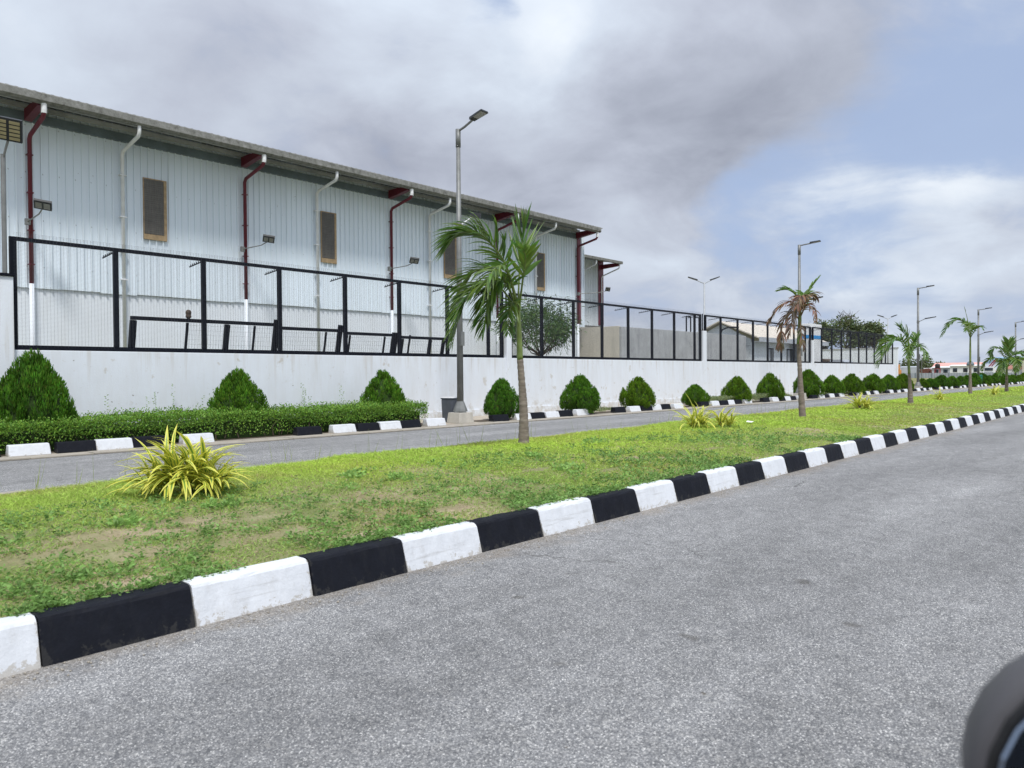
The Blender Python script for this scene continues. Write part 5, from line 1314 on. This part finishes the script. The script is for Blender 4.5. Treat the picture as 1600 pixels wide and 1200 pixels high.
tree('leafy_tree', (25.2, 21.0, 0), 'leafy green tree with long narrow leaves between fence and warehouse', 4.7, (1.85, 1.3, 1.15, 3.5), 'treeleaf', 105, 75, (.12, .24), (.028, .05), 5, .48, .07, spread=.17, droop=.55)
for i, (bx, by, H, cr, lab) in enumerate((
    (130.0, 45.9, 10.0, (1.9, 1.9, 2.2, 7.6), 'ragged olive green tree, leftmost behind the far fence section'),
    (130.0, 42.3, 11.0, (2.6, 2.6, 2.9, 7.7), 'tallest ragged tree with bare top twigs behind the far fence section'),
    (131.0, 40.0, 9.0, (1.7, 1.7, 1.9, 7.2), 'sparse tree, second from the right behind the far fence section'),
    (130.0, 37.9, 9.5, (1.4, 1.3, 1.7, 7.7), 'small open crowned tree at the right end behind the far fence section'))):
    tree('background_tree', (bx, by, 0), lab, H, cr, 'fartree', 46, 46, (.3, .6), (.16, .34), 40 + i, .5, .2, spread=.24, group='ragged trees behind the far fence section')
tw_ = MB()
rr = random.Random(5)
for k in range(26):
    a = Vector((rr.uniform(-1.0, 1.0), rr.uniform(-1, 1), 9.4)); tw_.tube([tuple(a), tuple(a + Vector((rr.uniform(-.8, .8), rr.uniform(-.5, .5), 1.0))), tuple(a + Vector((rr.uniform(-1.5, 1.5), rr.uniform(-1, 1), rr.uniform(1.4, 2.3))))], [.05, .035, .015], 5, False)
tall = [o for o in COL.objects if o.get('label', '').startswith('tallest ragged')][0]
tag(tw_.build('bare_twig', M['bark'], tall), kind='stuff')

# ================================================================== FAR BACKGROUND
yard = thing('yard_wall', (78, 25, 0), 'plain white yard wall beyond the far fence section', 'wall')
MB().box(78, 78.25, 20.6, 30.5, 0, 3.62).build('wall_panel', M['wall2'], yard, world=True)
MB().box(77.95, 78.3, 20.55, 30.55, 3.622, 3.72).build('coping', M['greyconc'], yard, world=True)
trk = thing('flatbed_truck', (58, 19.8, 0), 'dark flatbed truck with its top just showing above the far wall', 'truck')
MB().box(57, 59.2, 18.9, 21.3, .7, 1.0).build('chassis', M['bark'], trk, world=True)
MB().prism([(18.4, 1.0), (18.4, 1.9), (18.9, 2.3), (19.7, 2.3), (19.7, 1.0)], 'x', 57.1, 59.1).build('cab', M['cabingrey'], trk, world=True)
MB().prism([(19.8, 1.02), (19.8, 2.25), (20.4, 2.4), (21.0, 2.3), (21.3, 2.35), (21.3, 1.02)], 'x', 57.05, 59.15).build('load', M['bark'], trk, world=True)
for yy in (18.95, 20.7):
    for xx in (57.0, 59.0):
        MB().tube([(xx, yy, .45), (xx + .22, yy, .45)], .45, 14).build('wheel', M['tyre'], trk, world=True)

def cabin(label, x, y0, y1, h, mat, roofmat, nwin, roof='mono', depth=3.0, cat='cabin', over=.25):
    c = thing('site_cabin', (x, (y0 + y1) / 2, 0), label, cat)
    MB().box(x, x + depth, y0, y1, 0, h).build('walls', mat, c, world=True)
    if roof == 'mono':
        MB().hexa([(x - over, y0 - over, h + .003), (x + depth + over, y0 - over, h + .003), (x + depth + over, y1 + over, h + .003), (x - over, y1 + over, h + .003), (x - over, y0 - over, h + .10), (x + depth + over, y0 - over, h + .35), (x + depth + over, y1 + over, h + .35), (x - over, y1 + over, h + .10)]).build('roof', roofmat, c, world=True)
    else:
        MB().prism([(x - over, h + .003), (x + depth / 2, h + roof), (x + depth + over, h + .003)], 'y', y0 - over, y1 + over).build('roof', roofmat, c, world=True)
    for k in range(nwin):
        yc = y1 - (y1 - y0) * (k + .5) / nwin
        w = MB().box(x - .05, x - .003, yc - .42, yc + .42, h * .48, h * .82).build('window', M['black'], c, world=True)
        for s in (-1, 1):
            q = MB().box(x - .07, x - .051, yc + s * .2 - .16, yc + s * .2 + .16, h * .52, h * .79).build('pane', M['glass'], w); q.location = -Vector(c.location)
    return c
cabin('white site cabin with three dark windows beyond the grey sheet fence', 190, 33.4, 39.4, 2.45, M['cabin'], M['cabin'], 3)
cabin('smaller grey site cabin left of the white one', 196, 40.6, 44.4, 2.15, M['cabingrey'], M['cabin'], 2)
cabin('long low building with a coral red roof behind the cabins', 232, 41.5, 52.6, 2.0, M['darkred'], M['redroof'], 0, 1.7, 10, 'building')
cabin('pale shipping container at the left behind the grey sheet fence', 210, 51.0, 55.2, 2.35, M['cabingrey'], M['cabingrey'], 0, depth=2.5, over=0.02)
wt = thing('water_tank', (186, 41.0, 0), 'black plastic water tank on a thin steel stand by the cabins', 'water tank')
for sx in (-.5, .5):
    for sy in (-.45, .45):
        MB().bar((sx, sy, 0), (sx, sy, 1.9), .1).build('leg', M['darkred'], wt)
MB().box(-.65, .65, -.6, .6, 1.9, 1.98).build('platform', M['darkred'], wt)
MB().lathe([(.45, 1.985), (.5, 2.1), (.5, 2.8), (.38, 2.98), (.14, 3.03), (.14, 3.1)], 14).build('tank', M['blackplastic'], wt, smooth=True)
wt2 = thing('roof_tank', (187, 34.9, 2.55), 'dark blue tank on the roof of the white cabin', 'water tank')
MB().lathe([(.75, 0), (.75, .35), (.5, .8), (.15, .95), (.15, 1.1)], 12).build('tank', M['flash'], wt2, smooth=True)
MB().box(-.5, .5, -.5, .5, -.12, -.005).build('plinth', M['cabin'], wt2)
# sheet fence: post and panel
sfn = thing('sheet_fence', (168, 33, -0.03), 'long grey metal sheet fence across the far field', 'fence')
pm = MB().add([(0, y, z) for y in np.linspace(0, 2.9, 13) for z in (0.05, 1.06)], [(2 * i, 2 * i + 2, 2 * i + 3, 2 * i + 1) for i in range(12)])
pm.v = [(0.05 * (k // 2 % 2), v[1], v[2]) for k, v in enumerate(pm.v)]
pme = pm.mesh('sheet_panel', M['greyfence']); pom = MB().box(-.06, -.002, -.05, .05, 0, 1.15).mesh('post', M['flash'])
for k in range(13):
    y = 14.0 + 3.0 * k; link('sheet_panel', pme, sfn, (0, y + .05 - 33, 0)); link('post', pom, sfn, (0, y - 33, 0))
# excavator
ex = thing('excavator', (160, 43.0, 0), 'orange excavator partly hidden by the end of the white wall', 'excavator')
MB().box(-1.6, 1.6, -1.3, -.7, 0, .8).build('track', M['tyre'], ex, bevel=.1); MB().box(-1.6, 1.6, .7, 1.3, 0, .8).build('track', M['tyre'], ex, bevel=.1)
MB().box(-1.4, 1.4, -1.1, 1.1, .82, 1.7).build('body', M['orange'], ex, bevel=.08)
cb = MB().hexa([(-.9, -1.1, 1.702), (.4, -1.1, 1.702), (.4, -.1, 1.702), (-.9, -.1, 1.702), (-.7, -1.05, 2.8), (.3, -1.05, 2.8), (.3, -.15, 2.8), (-.7, -.15, 2.8)]).build('cab', M['orange'], ex)
MB().box(-.95, -.9, -.95, -.25, 1.9, 2.6).build('window', M['glass'], cb)
MB().bar((-.8, .4, 1.6), (-1.2, 2.2, 2.9), .3).build('boom', M['orange'], ex); MB().bar((-1.2, 2.2, 2.9), (-1.3, 3.0, 1.0), .24).build('dipper', M['orange'], ex)
MB().prism([(2.7, .5), (3.3, .5), (3.4, 1.0), (2.8, 1.1)], 'x', -1.6, -1.0).build('bucket', M['darkred'], ex)
# white lorry and red crane
lor = thing('white_lorry', (196, 33.0, 0), 'white lorry front beside the red crane boom', 'lorry')
MB().hexa([(0, -.95, .5), (2.2, -.95, .5), (2.2, .95, .5), (0, .95, .5), (.15, -.95, 2.35), (2.2, -.95, 2.35), (2.2, .95, 2.35), (.15, .95, 2.35)]).build('cab', M['cabin'], lor)
MB().box(-.03, -.0, -.8, .8, 1.45, 2.05).build('windscreen', M['glass'], lor); MB().box(-.06, -.001, -.85, .85, .75, 1.05).build('grille', M['flash'], lor)
MB().box(2.25, 7, -.95, .95, .8, 1.1).build('chassis', M['bark'], lor)
for xx in (.9, 5.8):
    for yy in (-.85, .6): MB().tube([(xx, yy, .45), (xx, yy + .25, .45)], .45, 14).build('wheel', M['tyre'], lor)
crn = thing('mobile_crane', (203, 34.4, 0), 'dark red lattice crane boom rising behind the white lorry', 'crane')
MB().box(-1.2, 3, -1.2, 1.2, .5, 1.5).build('carrier', M['darkred'], crn, bevel=.05)
bm_ = MB(); A_ = Vector((0, .2, 1.4)); B_ = Vector((0.4, -1.9, 4.3))
for o_ in (Vector((.35, .2, .15)), Vector((-.35, .2, .15)), Vector((.35, -.2, -.15)), Vector((-.35, -.2, -.15))): bm_.bar(A_ + o_, B_ + o_ * .6, .14)
for k in range(9):
    p = A_.lerp(B_, k / 9); q = A_.lerp(B_, (k + 1) / 9); bm_.bar(p + Vector((-.35, .2, .15)), q + Vector((-.35, -.2, -.15)), .1)
bm_.build('boom', M['darkred'], crn)
for xx in (-.6, 2.2):
    for yy in (-1.1, .85): MB().tube([(xx, yy, .5), (xx, yy + .3, .5)], .5, 14).build('wheel', M['tyre'], crn)
hg = thing('hangar', (240, 34, 0), 'large hangar with a pale blue roof edge at the far right', 'hangar')
MB().box(240, 262, 26, 37.0, 0, 3.4).build('walls', M['cabin'], hg, world=True)
MB().prism([(239.6, 3.403), (251, 5.0), (262.4, 3.403), (262.4, 3.7), (251, 5.3), (239.6, 4.3)], 'y', 25.6, 41).build('roof', M['bluehangar'], hg, world=True)
MB().box(239.8, 239.99, 29, 36.5, 1.8, 2.9).build('red_band', M['redroof'], hg, world=True)
cabin('beige block house right of the fifth palm', 236, 29.6, 32.2, 4.6, M['cream'], M['cream'], 0, depth=4, cat='building')
mast = MB().tube([(0, 0, 0), (0, 0, 4.2)], [.07, .04], 8).build('mast', M['pole']); mast.location = (150, 35.6, 0); tag(mast, 'thin dark mast right of the third street lamp', 'mast')
for i, (bx, by, rx, rz, zc, lab) in enumerate(((300, 76, 4.2, 2.6, 3.0, 'bushy green tree left of the third street lamp on the horizon'), (300, 71.0, 3.6, 2.7, 3.2, 'rounded green tree just behind the third street lamp on the horizon'), (310, 69.0, 2.4, 1.8, 2.3, 'small green tree by the mast on the horizon'), (310, 67.0, 1.8, 2.0, 2.3, 'small green tree left of the coral roof on the horizon'))):
    tree('horizon_tree', (bx, by, 0), lab, 5.5, (rx, rx, rz, zc), 'fartree', 30, 34, (.5, 1.0), (.3, .6), 60 + i, .45, .22, spread=.26, group='trees on the horizon')
for i, (bx, by, lab) in enumerate(((205, 47.6, 'dark red tipper truck half hidden behind the mast'), (205, 45.4, 'dark red loader left of the coral roofed building'))):
    v = thing('site_vehicle', (bx, by, 0), lab, 'truck', 'red site vehicles beyond the sheet fence')
    MB().box(-2, 2, -.9, .9, .6, .95).build('chassis', M['bark'], v); MB().hexa([(-1.9, -.9, .955), (.6, -.9, .955), (.6, .9, .955), (-1.9, .9, .955), (-2.1, -1.0, 2.1), (.8, -1.0, 1.75), (.8, 1.0, 1.75), (-2.1, 1.0, 1.8)]).build('skip', M['rust'], v)
    MB().box(.9, 2, -.85, .85, .955, 2.2).build('cab', M['cabin'], v)
    for xx in (-1.2, 1.3):
        for yy in (-.95, .7): MB().tube([(xx, yy, .42), (xx, yy + .25, .42)], .42, 12).build('wheel', M['tyre'], v)

# ================================================================== THE CAR AT THE CAMERA
car = thing('parked_car', (0.4, -0.95, 0), 'dark car whose side mirror shows blurred in the lower right corner', 'car')
def cbox(name, prof_, y0, y1, mat, bev=.03): return MB().prism(prof_, 'y', y0, y1).build(name, mat, car, bevel=bev)
cbox('body', [(-2.2, .28), (1.55, .28), (1.62, .30), (2.0, .30), (2.15, .55), (2.1, .74), (1.9, .84), (.75, .97), (-1.7, .99), (-2.25, .92), (-2.32, .6)], -.80, .80, M['carpaint'], .05)
cbox('cabin', [(-1.75, .992), (-1.35, 1.42), (-.9, 1.5), (-.55, 1.5), (-.55, .992)], -.70, .70, M['carpaint'], .03)
for xx in (-1.35, 1.35):
    for sy in (-1, 1):
        w = MB().tube([(xx, sy * .60, .32), (xx, sy * .83, .32)], .32, 20).build('wheel', M['tyre'], car)
        MB().tube([(xx, sy * .831, .32), (xx, sy * .845, .32)], .2, 14).build('rim', M['pole'], w)
# side mirror: rounded shell, grey bezel, glass facing the rear
def superell(w, h, n=28, e=2.15):
    o = []
    for k in range(n):
        t = 2 * math.pi * k / n; c = math.cos(t); s = math.sin(t)
        o.append((math.copysign(abs(c) ** (2 / e), c) * w, math.copysign(abs(s) ** (2 / e), s) * h))
    return o
def shell(rings):
    m = MB(); n = 28
    for (x, w, h) in rings: m.v += [(x, a, b) for a, b in superell(w, h)]
    for i in range(len(rings) - 1):
        for k in range(n): m.f.append((i * n + k, i * n + (k + 1) % n, (i + 1) * n + (k + 1) % n, (i + 1) * n + k))
    m.f.append(tuple(range(n))); m.f.append(tuple((len(rings) - 1) * n + k for k in range(n)))
    return m
mroot = Vector((0.765, 0.004, 1.040)) - Vector(car.location)
mr_ = MIR = shell([(0, .125, .135), (.0, .132, .142), (.02, .136, .146), (.06, .132, .14), (.11, .11, .115), (.14, .07, .075)]).build('mirror_housing', M['mirrorgrey'], car, smooth=True)
mr_.location = mroot; mr_.rotation_euler = (math.radians(-20), 0, math.radians(22))
gl = shell([(-.006, .1255, .1355), (-.004, .1265, .1365), (.004, .1265, .1365)]).build('mirror_seal', M['blackplastic'], mr_, smooth=False)
g2 = shell([(-.012, .119, .129), (-.010, .121, .131), (-.0062, .121, .131)]).build('mirror_glass', M['mirrorglass'], mr_, smooth=False)
MB().bar((.05, -.10, -.06), (.03, -.22, -.09), .06, .05).build('mirror_arm', M['blackplastic'], mr_)
